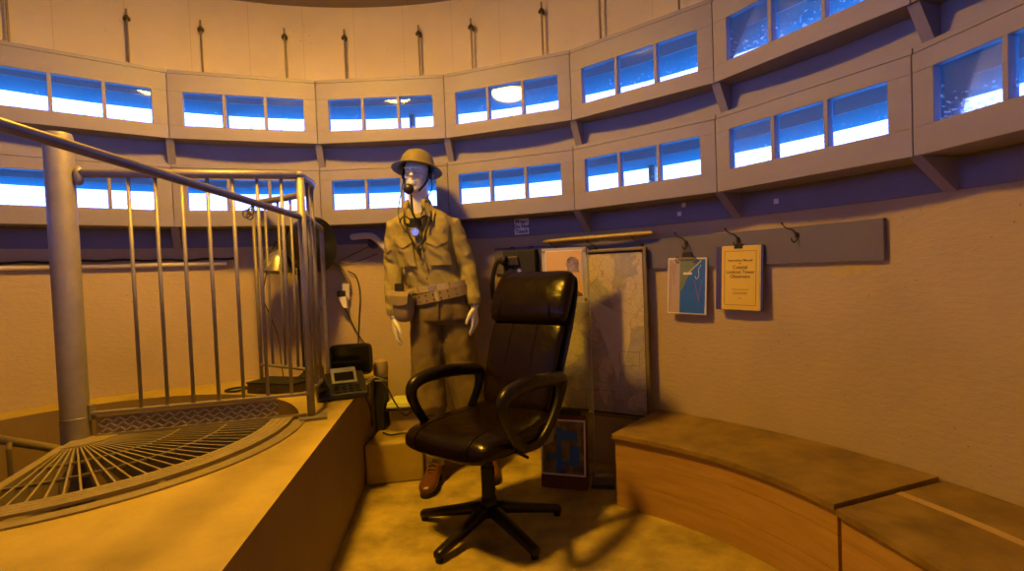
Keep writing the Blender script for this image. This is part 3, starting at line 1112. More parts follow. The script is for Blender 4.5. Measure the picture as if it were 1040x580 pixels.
    for s in (-1, 1):
        mb = MB(); mb.tube(curve_pts([h(s * .078, .0, .055), h(s * .080, -.01, 0), h(s * .064, -.03, -.06), h(s * .03, -.052, -.108)], 14), .005, 6, flat=2)
        mb.build('chin_strap', M['blackm'], hl, smooth=True)
    # ---- shirt
    tex = bpy.data.textures.new('folds', 'CLOUDS'); tex.noise_scale = .035; tex.noise_depth = 2
    tex2 = bpy.data.textures.new('long_folds', 'CLOUDS'); tex2.noise_scale = .08; tex2.noise_depth = 2
    mb = MB()
    rot = Matrix.Rotation(R(-7), 3, 'Z')
    for _ in (0,):
        mb.loft([superring(T(x, y, z), a, b, .85, rot) for x, y, z, a, b in (
            (-.490, 2.955, 1.505, .060, .055), (-.487, 2.958, 1.480, .085, .066), (-.484, 2.96, 1.455, .135, .078), (-.480, 2.96, 1.42, .170, .094), (-.477, 2.955, 1.35, .165, .112), (-.468, 2.95, 1.25, .150, .122),
            (-.452, 2.948, 1.16, .142, .118), (-.432, 2.948, 1.09, .150, .118), (-.418, 2.948, 1.055, .158, .116), (-.408, 2.95, 1.02, .148, .108))])
    for sh, el, wr, s in arms:
        mb.tube([sh + T(-s * .05, 0, .03), sh + T(s * .0, 0, .012), sh.lerp(el, .35) + T(s * .004, 0, 0), el, el.lerp(wr, .4), el.lerp(wr, .8), wr + T(0, 0, .02), wr + T(0, 0, -.012)], [.050, .062, .059, .052, .049, .046, .041, .038], 22)
    shirt = mb.build('shirt', M['khaki'], root, smooth=True, mods=REM(.007, 5, .5))
    d = shirt.modifiers.new('folds', 'DISPLACE'); d.texture = tex2; d.strength = .015; d.mid_level = .5
    d = shirt.modifiers.new('folds2', 'DISPLACE'); d.texture = tex; d.strength = .006; d.mid_level = .5
    # chest surface helper
    def chest(u, z, out=0.0):
        # u: sideways metres from centre line, front surface at height z
        tab = [(1.02, -.408, 2.95, .148, .108), (1.055, -.418, 2.948, .158, .116), (1.09, -.432, 2.948, .160, .118), (1.16, -.452, 2.948, .165, .118), (1.25, -.468, 2.95, .175, .122), (1.35, -.477, 2.955, .185, .112), (1.42, -.480, 2.96, .178, .094), (1.455, -.484, 2.96, .135, .078), (1.48, -.487, 2.958, .085, .066), (1.505, -.49, 2.955, .06, .055)]
        z_ = max(min(z, 1.505), 1.02)
        for a_, b_ in zip(tab, tab[1:]):
            if a_[0] <= z_ <= b_[0]:
                t = (z_ - a_[0]) / (b_[0] - a_[0])
                x, y, a, b = [a_[i] + (b_[i] - a_[i]) * t for i in (1, 2, 3, 4)]
                break
        uu = max(min(u / a, .97), -.97)
        dep = b * (1 - abs(uu) ** (2 / .85)) ** (.85 / 2)
        return T(x, y, z) + rot @ Vector((u, -dep - out, 0))

    def patch(name, m, u0, u1, z0, z1, out, drop=None, parent=shirt, n=8, th=.006, shape=None):
        mb = MB()
        rings = []
        for j in range(n + 1):
            u = u0 + (u1 - u0) * j / n
            zb_ = z0 if shape is None else z0 + shape(j / n)
            col = []
            for o_ in (out, out + th):
                col.append([chest(u, zb_ + (z1 - zb_) * k / n, o_) for k in range(n + 1)])
            rings.append(col[0] + list(reversed(col[1])))
        mb.loft(rings)
        return mb.build(name, m, parent, smooth=False, bevel=.0015)
    point = lambda t: .030 * abs(t - .5) * 2
    for s in (-1, 1):
        c = s * .092
        patch('pocket', M['khaki'], c - .055, c + .055, 1.165, 1.30, .006)
        patch('pocket_flap', M['khaki'], c - .060, c + .060, 1.262, 1.325, .013, shape=point)
    patch('placket', M['khaki'], -.017, .017, 1.05, 1.40, .009, n=12)
    for z in (1.10, 1.18, 1.26, 1.34):
        mb = MB(); mb.ell(chest(0, z, .018), (.006, .004, .006), 10, 6); mb.build('button', M['web2'], shirt, smooth=True)
    for s in (-1, 1):      # collar wings
        mb = MB()
        a_ = [chest(s * .012, 1.435, .010), chest(s * .045, 1.395, .022), chest(s * .085, 1.405, .020), chest(s * .095, 1.455, .018), hn(s * .074, .03, -.135), hn(s * .060, -.03, -.135)]
        b_ = [p + T(0, .010, -.003) for p in a_]
        mb.loft([a_, b_])
        mb.build('collar', M['khaki'], shirt, bevel=.003)
    mb = MB()
    mb.tube([hn(.064 * sin(R(q)), .025 - .064 * cos(R(q)), -.152 + .012 * cos(R(q)) * -1) for q in range(40, 321, 14)], .013, 8, flat=2.4)
    mb.build('collar_stand', M['khaki'], shirt, smooth=True)
    # chevron on the sleeve
    sh, el, wr, s = arms[0]
    q = sh.lerp(el, .62)
    mb = MB(); mb.tube([q + T(-.052, -.035, .012), q + T(-.030, -.058, -.006), q + T(-.004, -.067, .010)], .0035, 6)
    mb.build('chevron', M['brass'], shirt)
    # ---- trousers
    mb = MB()
    mb.loft([superring(T(x, y, z), a, b, .9, rot) for x, y, z, a, b in (
        (-.405, 2.95, 1.055, .150, .112), (-.402, 2.95, 1.0, .158, .118), (-.398, 2.95, .93, .170, .124), (-.398, 2.95, .87, .172, .118), (-.398, 2.95, .845, .150, .09))])
    for pts, rad in (((T(-.478, 2.95, .90), T(-.485, 2.945, .75), T(-.488, 2.935, .60), T(-.487, 2.925, .48), T(-.478, 2.905, .38), T(-.472, 2.89, .335)), (.096, .094, .092, .094, .096, .070)),
                     ((T(-.322, 2.95, .90), T(-.310, 2.95, .75), T(-.296, 2.95, .60), T(-.280, 2.95, .48), T(-.255, 2.95, .38), T(-.242, 2.95, .335)), (.094, .090, .088, .090, .092, .068))):
        mb.tube(pts, rad, 26)
    tr_ = mb.build('trousers', M['trous'], root, smooth=True, mods=REM(.007, 4, .5))
    d = tr_.modifiers.new('folds', 'DISPLACE'); d.texture = tex2; d.strength = .012; d.mid_level = .5
    d = tr_.modifiers.new('folds2', 'DISPLACE'); d.texture = tex; d.strength = .004; d.mid_level = .5
    mb = MB(); mb.tube(curve_pts([T(-.402, 2.822, 1.02), T(-.400, 2.818, .95), T(-.40, 2.825, .88)], 10), .006, 6, flat=.6)
    mb.build('fly', M['trous'], tr_, smooth=True)
    # ---- belts
    def belt(name, m, z, a, b, w, tilt, cx=-.410, t=.006):
        mb = MB()
        rings = []
        Mr = rot @ Euler((R(2), tilt, 0)).to_matrix()
        for k in range(48):
            q = 2 * pi * k / 48
            f = lambda v: math.copysign(abs(v) ** .9, v)
            o_ = []
            for rr_, zz in ((0, -w / 2), (t, -w / 2), (t, w / 2), (0, w / 2)):
                o_.append(T(cx, 2.95, z) + Mr @ Vector(((a + rr_) * f(cos(q)), (b + rr_) * f(sin(q)), zz)))
            rings.append(o_)
        mb.loft(rings, closed=True)
        return mb.build(name, m, root, auto=40), Mr
    b1, Mr = belt('trouser_belt', M['web'], 1.050, .160, .122, .034, R(-6))
    fr_ = lambda u, zz, out, a=.160, b=.122, z=1.05, cx=-.410: T(cx, 2.95, z) + Mr @ Vector((u, -(b + out) * (1 - (abs(u) / a) ** 2.2) ** .45, zz))
    mb = MB(); c = fr_(-.0, 0, .010)
    mb.box(c, (.045, .006, .038), Euler((0, R(-6), R(-7)))); mb.build('buckle', M['brass'], b1, bevel=.002)
    for u in (-.085, .09):
        mb = MB(); mb.box(fr_(u, 0, .008), (.012, .006, .042), Euler((0, R(-6), R(-7 + u * 200)))); mb.build('belt_loop', M['web2'], b1)
    b2, Mr = belt('pistol_belt', M['web2'], 1.003, .170, .130, .054, R(-10), cx=-.405)
    for u in (-.12, -.08, -.04, 0, .04, .08, .12):
        for zz in (-.014, .014):
            mb = MB(); mb.ell(fr_(u, zz, .008, .17, .130, 1.003, -.405), (.0045, .003, .0045), 8, 6); mb.build('eyelet', M['metald'], b2, smooth=True)
    mb = MB(); mb.box(fr_(.02, 0, .010, .17, .13, 1.003, -.405), (.022, .006, .056), Euler((0, R(-10), R(-7)))); mb.build('buckle', M['web'], b2, bevel=.002)
    # ---- pouch over the hip
    pc = T(-.586, 2.835, .948)
    Mp = Euler((R(4), R(4), R(-22))).to_matrix()
    mb = MB(); mb.ell(pc, (.058, .038, .080), 28, 16, Mp, e=.7)
    po = mb.build('pouch', M['web2'], root, smooth=True)
    mb = MB()
    rings = []
    for x in [-.056 + .112 * k / 12 for k in range(13)]:
        dz = -.018 * (1 - (x / .056) ** 2)
        ring = [pc + Mp @ Vector((x, y, z)) for y, z in ((.02, .092), (-.032, .086), (-.046, .066), (-.047, .032 + dz), (-.042, .032 + dz), (-.040, .062), (-.028, .080), (.02, .086))]
        rings.append(ring)
    mb.loft(rings); mb.build('flap', M['web2'], po, bevel=.001)
    mb = MB(); mb.box(pc + Mp @ Vector((-.01, -.02, .110)), (.05, .012, .04), Euler((0, 0, R(-20)))); mb.build('hanger', M['blackm'], po)
    # ---- leggings and boots
    for (kx, ky), (ax, ay), fdir in (((-.474, 2.895), (-.452, 2.835), Vector((-.10, -1, 0))), ((-.246, 2.95), (-.168, 2.955), Vector((.10, -1, 0)))):
        mb = MB(); mb.tube([T(kx, ky, .37), T(kx * .7 + ax * .3, ky * .7 + ay * .3, .28), T(kx * .3 + ax * .7, ky * .3 + ay * .7, .17), T(ax, ay, .085)], [.058, .060, .052, .050], 22)
        lg = mb.build('legging', M['web'], root, smooth=True)
        mb = MB()
        for k in range(5):
            z = .13 + k * .05
            t = (z - .085) / .285
            q = T(ax + (kx - ax) * t, ay + (ky - ay) * t - .052, z)
            mb.ell(q, (.006, .005, .006), 8, 6)
        mb.build('hook', M['metald'], lg)
        f = fdir.normalized(); sd = Vector((f.y, -f.x, 0))
        heel = T(ax, ay, 0) - f * .055
        rings = []
        for t, w, hh in ((0, .024, .05), (.012, .034, .085), (.05, .038, .115), (.09, .038, .105), (.13, .039, .075), (.17, .045, .060), (.215, .048, .055), (.25, .043, .046), (.272, .030, .036), (.282, .014, .026)):
            c = heel + f * t
            ring = []
            for k in range(20):
                q = 2 * pi * k / 20
                cz = .018 + hh / 2
                ring.append(c + sd * (w * math.copysign(abs(cos(q)) ** .75, cos(q))) + T(0, 0, cz + hh / 2 * math.copysign(abs(sin(q)) ** .85, sin(q))))
            rings.append(ring)
        mb = MB(); mb.loft(rings)
        bt = mb.build('boot', M['boot'], root, smooth=True, mods=(('SUBSURF', dict(levels=1, render_levels=1)),))
        mb = MB()
        for k in range(4):
            c = heel + f * (.095 + k * .022) + T(0, 0, .118 - k * .014)
            mb.tube([c - sd * .022, c + T(0, 0, .008), c + sd * .022], .003, 6)
        mb.build('laces', M['bootsole'], bt)
        sole = []
        for k in range(28):
            q = 2 * pi * k / 28
            l = .148 * cos(q); w = (.049 if l > 0 else .038) * math.copysign(abs(sin(q)) ** .8, sin(q))
            sole.append(heel + f * (.138 + l) + sd * w)
        mb = MB(); mb.loft([[p + T(0, 0, z) for p in sole] for z in (0.001, .022)])
        mb.build('sole', M['bootsole'], bt)
    # ---- breast telephone set
    hs = chest(-.006, 1.40, .03)
    mb = MB()
    mb.box(hs + T(0, 0, -.0), (.060, .022, .048), Euler((R(10), 0, R(-7))))
    mb.box(hs + T(.002, -.004, -.046), (.036, .020, .045), Euler((R(-4), 0, R(-7))))
    cm = mb.build('chest_microphone', M['blackm'], root, bevel=.006)
    c = chest(-.004, 1.345, .045)
    mb = MB(); mb.lathe([(.0, -.008), (.020, -.008), (.024, 0), (.020, .006), (.014, .006), (.012, .002), (0, .002)], c, 20, Euler((R(90), 0, 0)).to_matrix())
    mb.build('dial_ring', M['chrome'], cm, smooth=False)
    mic = hn(.008, -.150, -.098)
    mb = MB(); mb.tube(curve_pts([hs + T(0, -.005, .02), hs + T(-.005, -.05, .05), mic + T(.012, .0, -.03)], 16), .006, 8)
    mb.build('swan_neck', M['black'], cm, smooth=True)
    mb = MB(); mb.ell(mic, (.026, .022, .026), 20, 14); mb.lathe([(.018, -.012), (.028, .006), (.027, .012), (0, .014)], mic + T(0, .004, 0), 20, Euler((R(100), 0, 0)).to_matrix())
    mb.build('mouthpiece', M['black'], cm, smooth=True)
    for s in (-1, 1):
        mb = MB(); mb.tube(curve_pts([hn(s * .060, .03, -.16), chest(s * .075, 1.44, .022), chest(s * .06, 1.38, .03), chest(s * .03, 1.30, .028), chest(0, 1.265, .028)], 22), .005, 8)
        mb.build('neck_cord', M['blackm'], cm, smooth=True)
    mb = MB(); mb.tube(curve_pts([chest(0, 1.27, .03), chest(-.004, 1.25, .034), chest(.006, 1.22, .03)], 10), [.010] * 3 + [.008] * 20 if False else .008, 8)
    mb.build('cord_end', M['blackm'], cm, smooth=True)
    for s in (-1, 1):
        mb = MB()
        x0 = h(s * .082, .01, .0)
        pts = [x0, x0 + T(s * .010 - .003, -.02, -.08), x0 + T(-.030 if s < 0 else -.035, -.03, -.16), chest(s * .10 if s < 0 else .055, 1.42, .03), chest(s * .05, 1.34, .03)]
        mb.tube(curve_pts(pts, 24), .0028, 6)
        mb.build('earphone_cord', M['blackm'], cm, smooth=True)
        mb = MB(); mb.lathe([(0, -.012), (.024, -.010), (.027, 0), (.02, .012), (0, .014)], x0, 18, Euler((0, R(90 * s), 0)).to_matrix())
        mb.build('earphone', M['black'], cm, smooth=True)
    for s in (-1, 1):
        mb = MB(); mb.tube(curve_pts([hs + T(s * .02, -.012, .010), hs + T(s * .05, -.016, .030), hs + T(s * .075, -.006, .022), hs + T(s * .085, 0, .0)], 12), .004, 6)
        mb.build('terminal_wire', M['blackm'], cm, smooth=True)
    return root


make_mannequin()

# ------------------------------------------------------------------ things hanging on the wall
def wall_frame(a, r, z, name, roll=0.0):
    """Empty whose local x runs along the wall (to the viewer's right), -y faces the room, z up"""
    p = P(a, r, z)
    return empty(name, p, rot=Euler((0, roll, -R(a)), 'XYZ'))


def text(s, size, loc, m, parent, name='lettering', align='CENTER', ext=.0004, bold=.015):
    cu = bpy.data.curves.new(name, 'FONT')
    cu.body = s
    cu.size = size
    cu.align_x = align
    cu.align_y = 'CENTER'
    cu.extrude = ext
    cu.offset = size * bold
    cu.materials.append(m)
    tmp = bpy.data.objects.new('tmp', cu)
    COL.objects.link(tmp)
    dg = bpy.context.evaluated_depsgraph_get()
    me = bpy.data.meshes.new_from_object(tmp.evaluated_get(dg))
    bpy.data.objects.remove(tmp)
    o = bpy.data.objects.new(name, me)
    COL.objects.link(o)
    o.parent = parent
    o.location = loc
    o.rotation_euler = (R(90), 0, 0)
    return o


# sign
root = wall_frame(21.0, RW - .022, 1.385, 'notice_sign')
tag(root, 'small white sign reading Please Do Not Touch on the grey band', 'sign')
mb = MB(); mb.box((0, 0, 0), (.092, .003, .096)); mb.build('sign_board', M['white'], root, local=True)
for i, s in enumerate(('Please', 'Do Not', 'Touch')):
    t = text(s, .031, (0, -.0022, .029 - .029 * i), M['inkb'], root, bold=.028)
# white tape squares on the band
for k, (a, z) in enumerate(((44.4, 1.418), (43.8, 1.376), (50.9, 1.380), (55.4, 1.380))):
    root = wall_frame(a, RW - .0175, z, 'paper_square')
    mb = MB(); mb.box((0, 0, 0), (.021, .002, .022)); mb.build('paper', M['white'], root, local=True)
    tag(root, 'white paper square on the grey band, ' + ('upper one of the close pair', 'lower one of the close pair', 'just right of the window bracket', 'rightmost of the four')[k], 'label', 'paper squares on the grey band')
# stain below the board end
mb = MB()
pts = []
for k in range(26):
    q = 2 * pi * k / 26
    rr = 1 + .18 * sin(3 * q + 1) + .12 * sin(7 * q)
    pts.append(P(62.4 + 2.0 * cos(q) * rr, RW - .0015, 1.074 + .030 * sin(q) * rr))
mb.face(pts)
tag(struct(mb.build('wall_patch', M['stain'])), 'yellow glue stain on the wall below the end of the grey board')


def coat_hook(a, lab):
    root = wall_frame(a, RW - .022, 1.235, 'coat_hook')
    tag(root, lab, 'hook', 'wire coat hooks on the grey board')
    mb = MB()
    mb.tube(curve_pts([(0, -.002, -.012), (0, -.012, -.002), (-.004, -.030, .012), (-.016, -.045, .018), (-.030, -.050, .032), (-.036, -.050, .040)], 18), .0028, 8)
    mb.tube(curve_pts([(0, -.002, -.012), (.002, -.006, -.026), (0, -.020, -.040), (-.002, -.036, -.036), (-.003, -.042, -.022)], 16), .0028, 8)
    mb.ell((-.036, -.050, .042), (.005, .005, .005), 10, 6)
    mb.ell((0, -.003, -.012), (.010, .004, .014), 10, 6)
    mb.build('wire_hook', M['metald'], root, local=True, smooth=True)
    return root


for a, lab in ((26.6, 'wire coat hook under the left end of the yellow rod'), (32.2, 'wire coat hook under the middle of the yellow rod'), (38.8, 'wire coat hook under the right end of the yellow rod'),
               (44.7, 'wire coat hook holding the blue chart print'), (51.1, 'wire coat hook holding the yellow booklet'), (57.6, 'empty wire coat hook right of the yellow booklet')):
    coat_hook(a, lab)

# yellow rod resting on the hooks
a_, b_ = P(24.6, RW - .062, 1.285), P(40.7, RW - .062, 1.290)
mb = MB(); mb.tube([a_ + (b_ - a_) * t for t in (0, .01, .99, 1)], [.008, .0115, .0115, .008], 12)
tag(mb.build('wooden_rod', M['yrod'], smooth=False), 'varnished yellowish wooden rod lying across three coat hooks above the chart', 'rod')

# ---- hanging chart in a frame
A, B = Vector((.186, 3.120, 0)), Vector((.716, 2.792, 0))
mid = (A + B) / 2
ang = math.atan2(B.y - A.y, B.x - A.x)
W2 = (B - A).length / 2
root = empty('framed_chart', (mid.x, mid.y, .29), rotz=ang)
tag(root, 'tall framed coastal chart hanging below the yellow rod behind the acrylic stand', 'chart')
HM = .93
mb = MB()
mb.box((0, .008, HM / 2), (2 * W2, .006, HM)); mb.build('backing', M['blackm'], root, local=True)
mb = MB(); mb.box((.004, .003, HM / 2), (2 * W2 - .06, .004, HM - .05)); mb.build('chart_sheet', M['map'], root, local=True)
mb = MB()
for s in (-1, 1):
    mb.box((s * (W2 - .009), 0, HM / 2), (.018, .028, HM))
mb.box((0, 0, HM - .008), (2 * W2 - .036, .028, .016)); mb.box((0, 0, .008), (2 * W2 - .036, .028, .016))
mb.build('frame', M['oframe'], root, local=True, bevel=.003)
mb = MB()
for x, z, w_, h_ in ((.20, .33, .11, .075), (.02, .085, .17, .12)):
    for dx, dz, ww, hh in ((0, h_ / 2, w_, .002), (0, -h_ / 2, w_, .002), (-w_ / 2, 0, .002, h_), (w_ / 2, 0, .002, h_)):
        mb.box((x + dx, 0.0005, z + dz), (ww, .001, hh))
mb.beam((-.12, .0005, .86), (.10, .0005, .60), .002, .001); mb.beam((-.10, .0005, .86), (.12, .0005, .60), .002, .001)
mb.build('chart_lines', M['ink'], root, local=True)
mb = MB()
pts = [(-.02, .62), (.03, .635), (.10, .60), (.17, .56), (.21, .50), (.205, .42), (.18, .34), (.14, .25), (.13, .20), (.10, .30), (.06, .42), (.02, .52)]
mb.loft([[Vector((x, y, z)) for x, z in pts] for y in (.0008, .0002)])
mb.build('shoal_print', mat('pale_print', (.60, .53, .40), .5, col2=(.66, .58, .45), nscale=20, bump=0), root, local=True)

# ---- acrylic floor stand with a small poster
root = empty('acrylic_stand', (.29, 2.775, 0), rotz=R(-12))
tag(root, 'clear acrylic floor stand carrying a small orange portrait poster in front of the chart', 'sign stand')
mb = MB(); mb.box((-.012, 0, .622), (.252, .005, 1.20)); mb.build('acrylic_sheet', M['acryl'], root, local=True)
mb = MB(); mb.cyl((.1125, 0, .022), (.1125, 0, 1.222), .003, 8); mb.build('edge_strip', mat('acrylic_edge', (.50, .46, .32), .3), root, local=True)
mb = MB(); mb.box((.155, -.01, .011), (.12, .20, .020)); mb.build('foot', M['acryl'], root, local=True, bevel=.004)
fp = MB(); fp.box((-.012, -.006, 1.085), (.232, .004, .29)); fpo = fp.build('acrylic_pocket', mat('frosted_border', (.50, .47, .38), .35), root, local=True)
mb = MB(); mb.box((-.014, -.0095, 1.092), (.196, .002, .248)); mb.build('poster_paper', M['white'], root, local=True)
mb = MB(); mb.box((-.014, -.0110, 1.092), (.188, .002, .240)); mb.build('poster_print', M['orange'], root, local=True)
mb = MB()
pp = []
for x, z in ((.004, 1.10), (.006, 1.125), (-.002, 1.14), (.006, 1.17), (.022, 1.182), (.046, 1.180), (.062, 1.165), (.066, 1.14), (.062, 1.12), (.066, 1.10)):
    pp.append((x, z))
mb.loft([[Vector((x, y, z)) for x, z in pp] for y in (-.0121, -.0128)]); mb.build('portrait', M['sepia'], root, local=True)
mb = MB()
sk = [(-.108 + .188 * t / 14, .985 + .022 * (.5 + .5 * sin(t * 1.7)) * (.4 + .6 * t / 14)) for t in range(15)]
mb.loft([[Vector((x, y, z)) for x, z in sk + [(.080, .974), (-.108, .974)]] for y in (-.0121, -.0128)]); mb.build('ground_print', M['ink'], root, local=True)
for x in (-.118, .094):
    for z in (1.215, .958):
        mb = MB(); mb.lathe([(0, 0), (.009, 0), (.009, .006), (.006, .010), (0, .010)], (x, -.008, z), 14, Euler((R(90), 0, 0)).to_matrix()); mb.build('stud', M['brass'] if z > 1 else M['chrome'], root, local=True)

# ---- leaning picture on its dark base
ux = Vector((.341 - .132, 2.673 - 2.796, 0)).normalized()
root = empty('picture_box', (.232, 2.690, 0), rotz=R(-18))
tag(root, 'dark red-brown box with a white-edged blue picture standing on the floor by the stand', 'display box')
mb = MB()
mb.prism([(-.118, -.03, 0.001), (-.118, .045, 0.001), (-.118, .045, .37), (-.118, .010, .37)], (0, 0, 0), (.236, 0, 0)); mb.build('box_body', M['maroon'], root, local=True, bevel=.003)
mb = MB(); mb.box((.02, .028, .385), (.14, .03, .03)); mb.tube([(-.05, .028, .37), (-.05, .028, .41), (-.03, .028, .41), (-.03, .028, .37)], .004, 6); mb.build('clasp', M['blackm'], root, local=True)
sl = math.atan2(.040, .37)
pr_ = empty('picture', (0, 0, 0)); pr_.parent = root; pr_.location = (0, -.0335, 0); pr_.rotation_euler = (-sl, 0, 0)
WM[pr_.name] = WM[root.name] @ Matrix.Translation((0, -.0335, 0)) @ Euler((-sl, 0, 0)).to_matrix().to_4x4()
mb = MB()
for x, z, w_, h_ in ((-.111, .21, .008, .28), (.111, .21, .008, .28), (0, .346, .23, .008), (0, .074, .23, .008)):
    mb.box((x, 0, z), (w_, .008, h_))
mb.build('picture_edge', M['white'], pr_, local=True)
mb = MB(); mb.box((0, .001, .21), (.214, .004, .268)); mb.build('print', mat('dark_collage', (.10, .06, .05), .4, col2=(.26, .21, .17), nscale=16, ncon=.2), pr_, local=True)
mb = MB()
for x, z, w_, h_ in ((-.02, .20, .03, .22), (.03, .27, .09, .05), (.06, .17, .05, .10), (-.06, .16, .05, .03), (.02, .13, .05, .02)):
    mb.box((x, -.0015, z), (w_, .002, h_))
mb.build('blue_print', M['seablue'], pr_, local=True)
mb = MB(); mb.prism([(-.1, -.0016, .30), (-.045, -.0016, .335), (-.05, -.0016, .235), (-.1, -.0016, .215)], (0, 0, 0), (0, -.001, 0)); mb.build('pale_print', mat('faded_grey_print', (.4, .36, .3), .5), pr_, local=True)

# ---- blue chart print on its clip
root = wall_frame(44.85, RW - .036, 1.150, 'chart_clipping')
root.rotation_euler = (R(-3), R(1.5), -R(44.85 - 1))
tag(root, 'white-edged coastal chart print in blue and green hanging from a bull clip', 'print')
mb = MB(); mb.box((0, .004, -.140), (.205, .006, .282)); mb.build('card', M['white'], root, local=True, bevel=.001)
mb = MB(); mb.box((.030, 0, -.141), (.130, .0016, .268)); mb.build('sea_print', M['seablue'], root, local=True)
mb = MB(); mb.box((-.067, 0, -.141), (.061, .0016, .268)); mb.build('margin_print', M['pink'], root, local=True)
mb = MB()
ld = [(-.035, -.008), (.055, -.008), (.045, -.03), (.03, -.05), (.015, -.07), (.005, -.10), (-.008, -.125), (-.018, -.15), (-.03, -.165), (-.035, -.17)]
mb.loft([[Vector((x, y, z)) for x, z in ld] for y in (-.0010, -.0016)]); mb.build('land_print', M['pgreen'], root, local=True)
mb = MB()
for o_ in (0, .009):
    mb.beam((.012 + o_, -.0022, -.072 + o_), (.072 + o_ * .3, -.0022, -.018 + o_ * .5), .001, .0045, up=(0, 0, 1))
mb.build('yellow_lines', M['pyel'], root, local=True)
mb = MB(); mb.tube(curve_pts([(.045, -.0022, -.09), (.052, -.0022, -.105), (.064, -.0022, -.09), (.062, -.0022, -.06), (.074, -.0022, -.035)], 14), .0012, 5)
mb.box((.005, -.0022, -.078), (.045, .001, .012)); mb.build('white_marks', M['white'], root, local=True)
mb = MB(); mb.beam((.04, -.0022, -.11), (.065, -.0022, -.215), .001, .0016); mb.beam((.08, -.0022, -.11), (.062, -.0022, -.215), .001, .0016); mb.beam((.064, -.0022, -.20), (.064, -.0022, -.26), .001, .004); mb.build('red_lines', M['pred'], root, local=True)
mb = MB()
for x, z0, z1 in ((-.085, -.02, -.25), (-.074, -.03, -.10), (-.066, -.04, -.13), (-.058, -.03, -.08)):
    zz = z0
    while zz > z1:
        mb.box((x, -.0012, zz), (.0022, .0008, .0075)); zz -= .011
mb.build('small_print', M['ink'], root, local=True)
mb = MB()
mb.prism([(-.022, -.004, .028), (.022, -.004, .028), (.026, -.004, 0.004), (-.026, -.004, 0.004)], (0, 0, 0), (0, .014, 0))
mb.tube(curve_pts([(-.014, 0, .026), (-.016, 0, .05), (-.004, 0, .066), (.004, 0, .066), (.016, 0, .05), (.014, 0, .026)], 18), .0016, 6)
mb.build('bull_clip', M['blackm'], root, local=True)
mb = MB(); mb.box((-.002, -.006, -.004), (.088, .008, .012)); mb.build('clip_bar', M['oframe'], root, local=True, bevel=.002)
mb = MB()
for s in (-1, 1):
    mb.tube(curve_pts([(s * .042, -.012, .008), (s * .054, -.012, -.008), (s * .046, -.014, -.024), (s * .034, -.012, -.022)], 12), .0024, 6)
mb.build('clip_ends', M['metald'], root, local=True)

# ---- yellow booklet
root = wall_frame(51.45, RW - .045, 1.195, 'yellow_booklet')
root.rotation_euler = (R(-2), R(1.2), -R(51.45 - 1))
tag(root, 'yellow Lookout Tower booklet with blue backing hanging from a small black clip', 'booklet')
mb = MB(); mb.box((-.002, .009, -.150), (.226, .010, .300)); mb.build('back_cover', M['bluebook'], root, local=True, bevel=.001)
mb = MB(); mb.box((.010, .004, -.148), (.180, .005, .296)); mb.build('pages', M['white'], root, local=True)
mb = MB(); mb.box((.006, 0, -.150), (.180, .003, .296)); mb.build('cover', M['yellowbook'], root, local=True, bevel=.001)
mb = MB()
for dx, dz, ww, hh in ((0, .125, .150, .0018), (0, -.125, .150, .0018), (-.075, 0, .0018, .25), (.075, 0, .0018, .25)):
    mb.box((.006 + dx, -.0018, -.150 + dz), (ww, .0008, hh))
for z, w_ in ((-.203, .078), (-.217, .070), (-.224, .066), (-.243, .014)):
    x = .006 - w_ / 2
    while x < .006 + w_ / 2:
        mb.box((x + .002, -.0018, z), (.0032, .0008, .0028)); x += .0048
mb.build('border_lines', M['ink'], root, local=True)
for s, z, sz in (('Instruction Manual', -.068, .0155), ('for', -.083, .009), ('Coastal', -.100, .023), ('Lookout Tower', -.122, .021), ('Observers', -.143, .022)):
    text(s, sz, (.006, -.0018, z), M['ink'], root)
mb = MB(); mb.prism([(-.020, -.005, .006), (.016, -.005, .006), (.018, -.005, -.014), (-.022, -.005, -.014)], (0, 0, 0), (0, .02, 0))
mb.tube(curve_pts([(-.010, 0, .004), (-.010, 0, .022), (-.002, 0, .030), (.006, 0, .022), (.006, 0, .004)], 14), .0014, 6)
mb.build('clip', M['blackm'], root, local=True)

# ---- wall telephone
root = wall_frame(20.6, RW - .024, 1.130, 'wall_telephone')
tag(root, 'old black field telephone with hooked handset hanging on the board behind the chair', 'telephone')
mb = MB(); mb.box((0.012, -.030, 0), (.205, .058, .225)); mb.build('case', M['blackm'], root, local=True, bevel=.006)
mb = MB(); mb.prism([(-.085, -.06, .02), (.02, -.06, .02), (.01, -.06, .075), (-.06, -.06, .075)], (0, 0, 0), (0, -.022, 0))
mb.build('cradle', M['metald'], root, local=True, bevel=.006)
mb = MB(); mb.lathe([(.034, 0), (.034, .014), (.028, .020), (0, .020)], (-.045, -.06, -.03), 24, Euler((R(90), 0, 0)).to_matrix()); mb.build('bell_cover', M['black'], root, local=True)
mb = MB(); mb.lathe([(.016, 0), (.016, .02), (.010, .026), (0, .026)], (.02, -.06, -.01), 16, Euler((R(90), 0, 0)).to_matrix()); mb.box((.02, -.068, -.04), (.02, .014, .04)); mb.build('switch', M['chrome'], root, local=True)
for x in (-.045, .075):
    mb = MB(); mb.tube([(x - .012, -.01, .108), (x - .012, -.01, .132), (x + .012, -.01, .132), (x + .012, -.01, .108)], .0035, 6); mb.build('hanger', M['metald'], root, local=True)
hp_ = curve_pts([(-.085, -.085, .062), (-.118, -.090, .040), (-.140, -.092, -.02), (-.150, -.092, -.09), (-.150, -.090, -.15), (-.145, -.085, -.19)], 24)
mb = MB(); mb.tube(hp_, [.017 - .004 * sin(pi * i / (len(hp_) - 1)) for i in range(len(hp_))], 14)
mb.lathe([(.018, 0), (.030, .012), (.032, .028), (.026, .034), (0, .034)], (-.088, -.092, .058), 20, Euler((0, R(105), 0)).to_matrix())
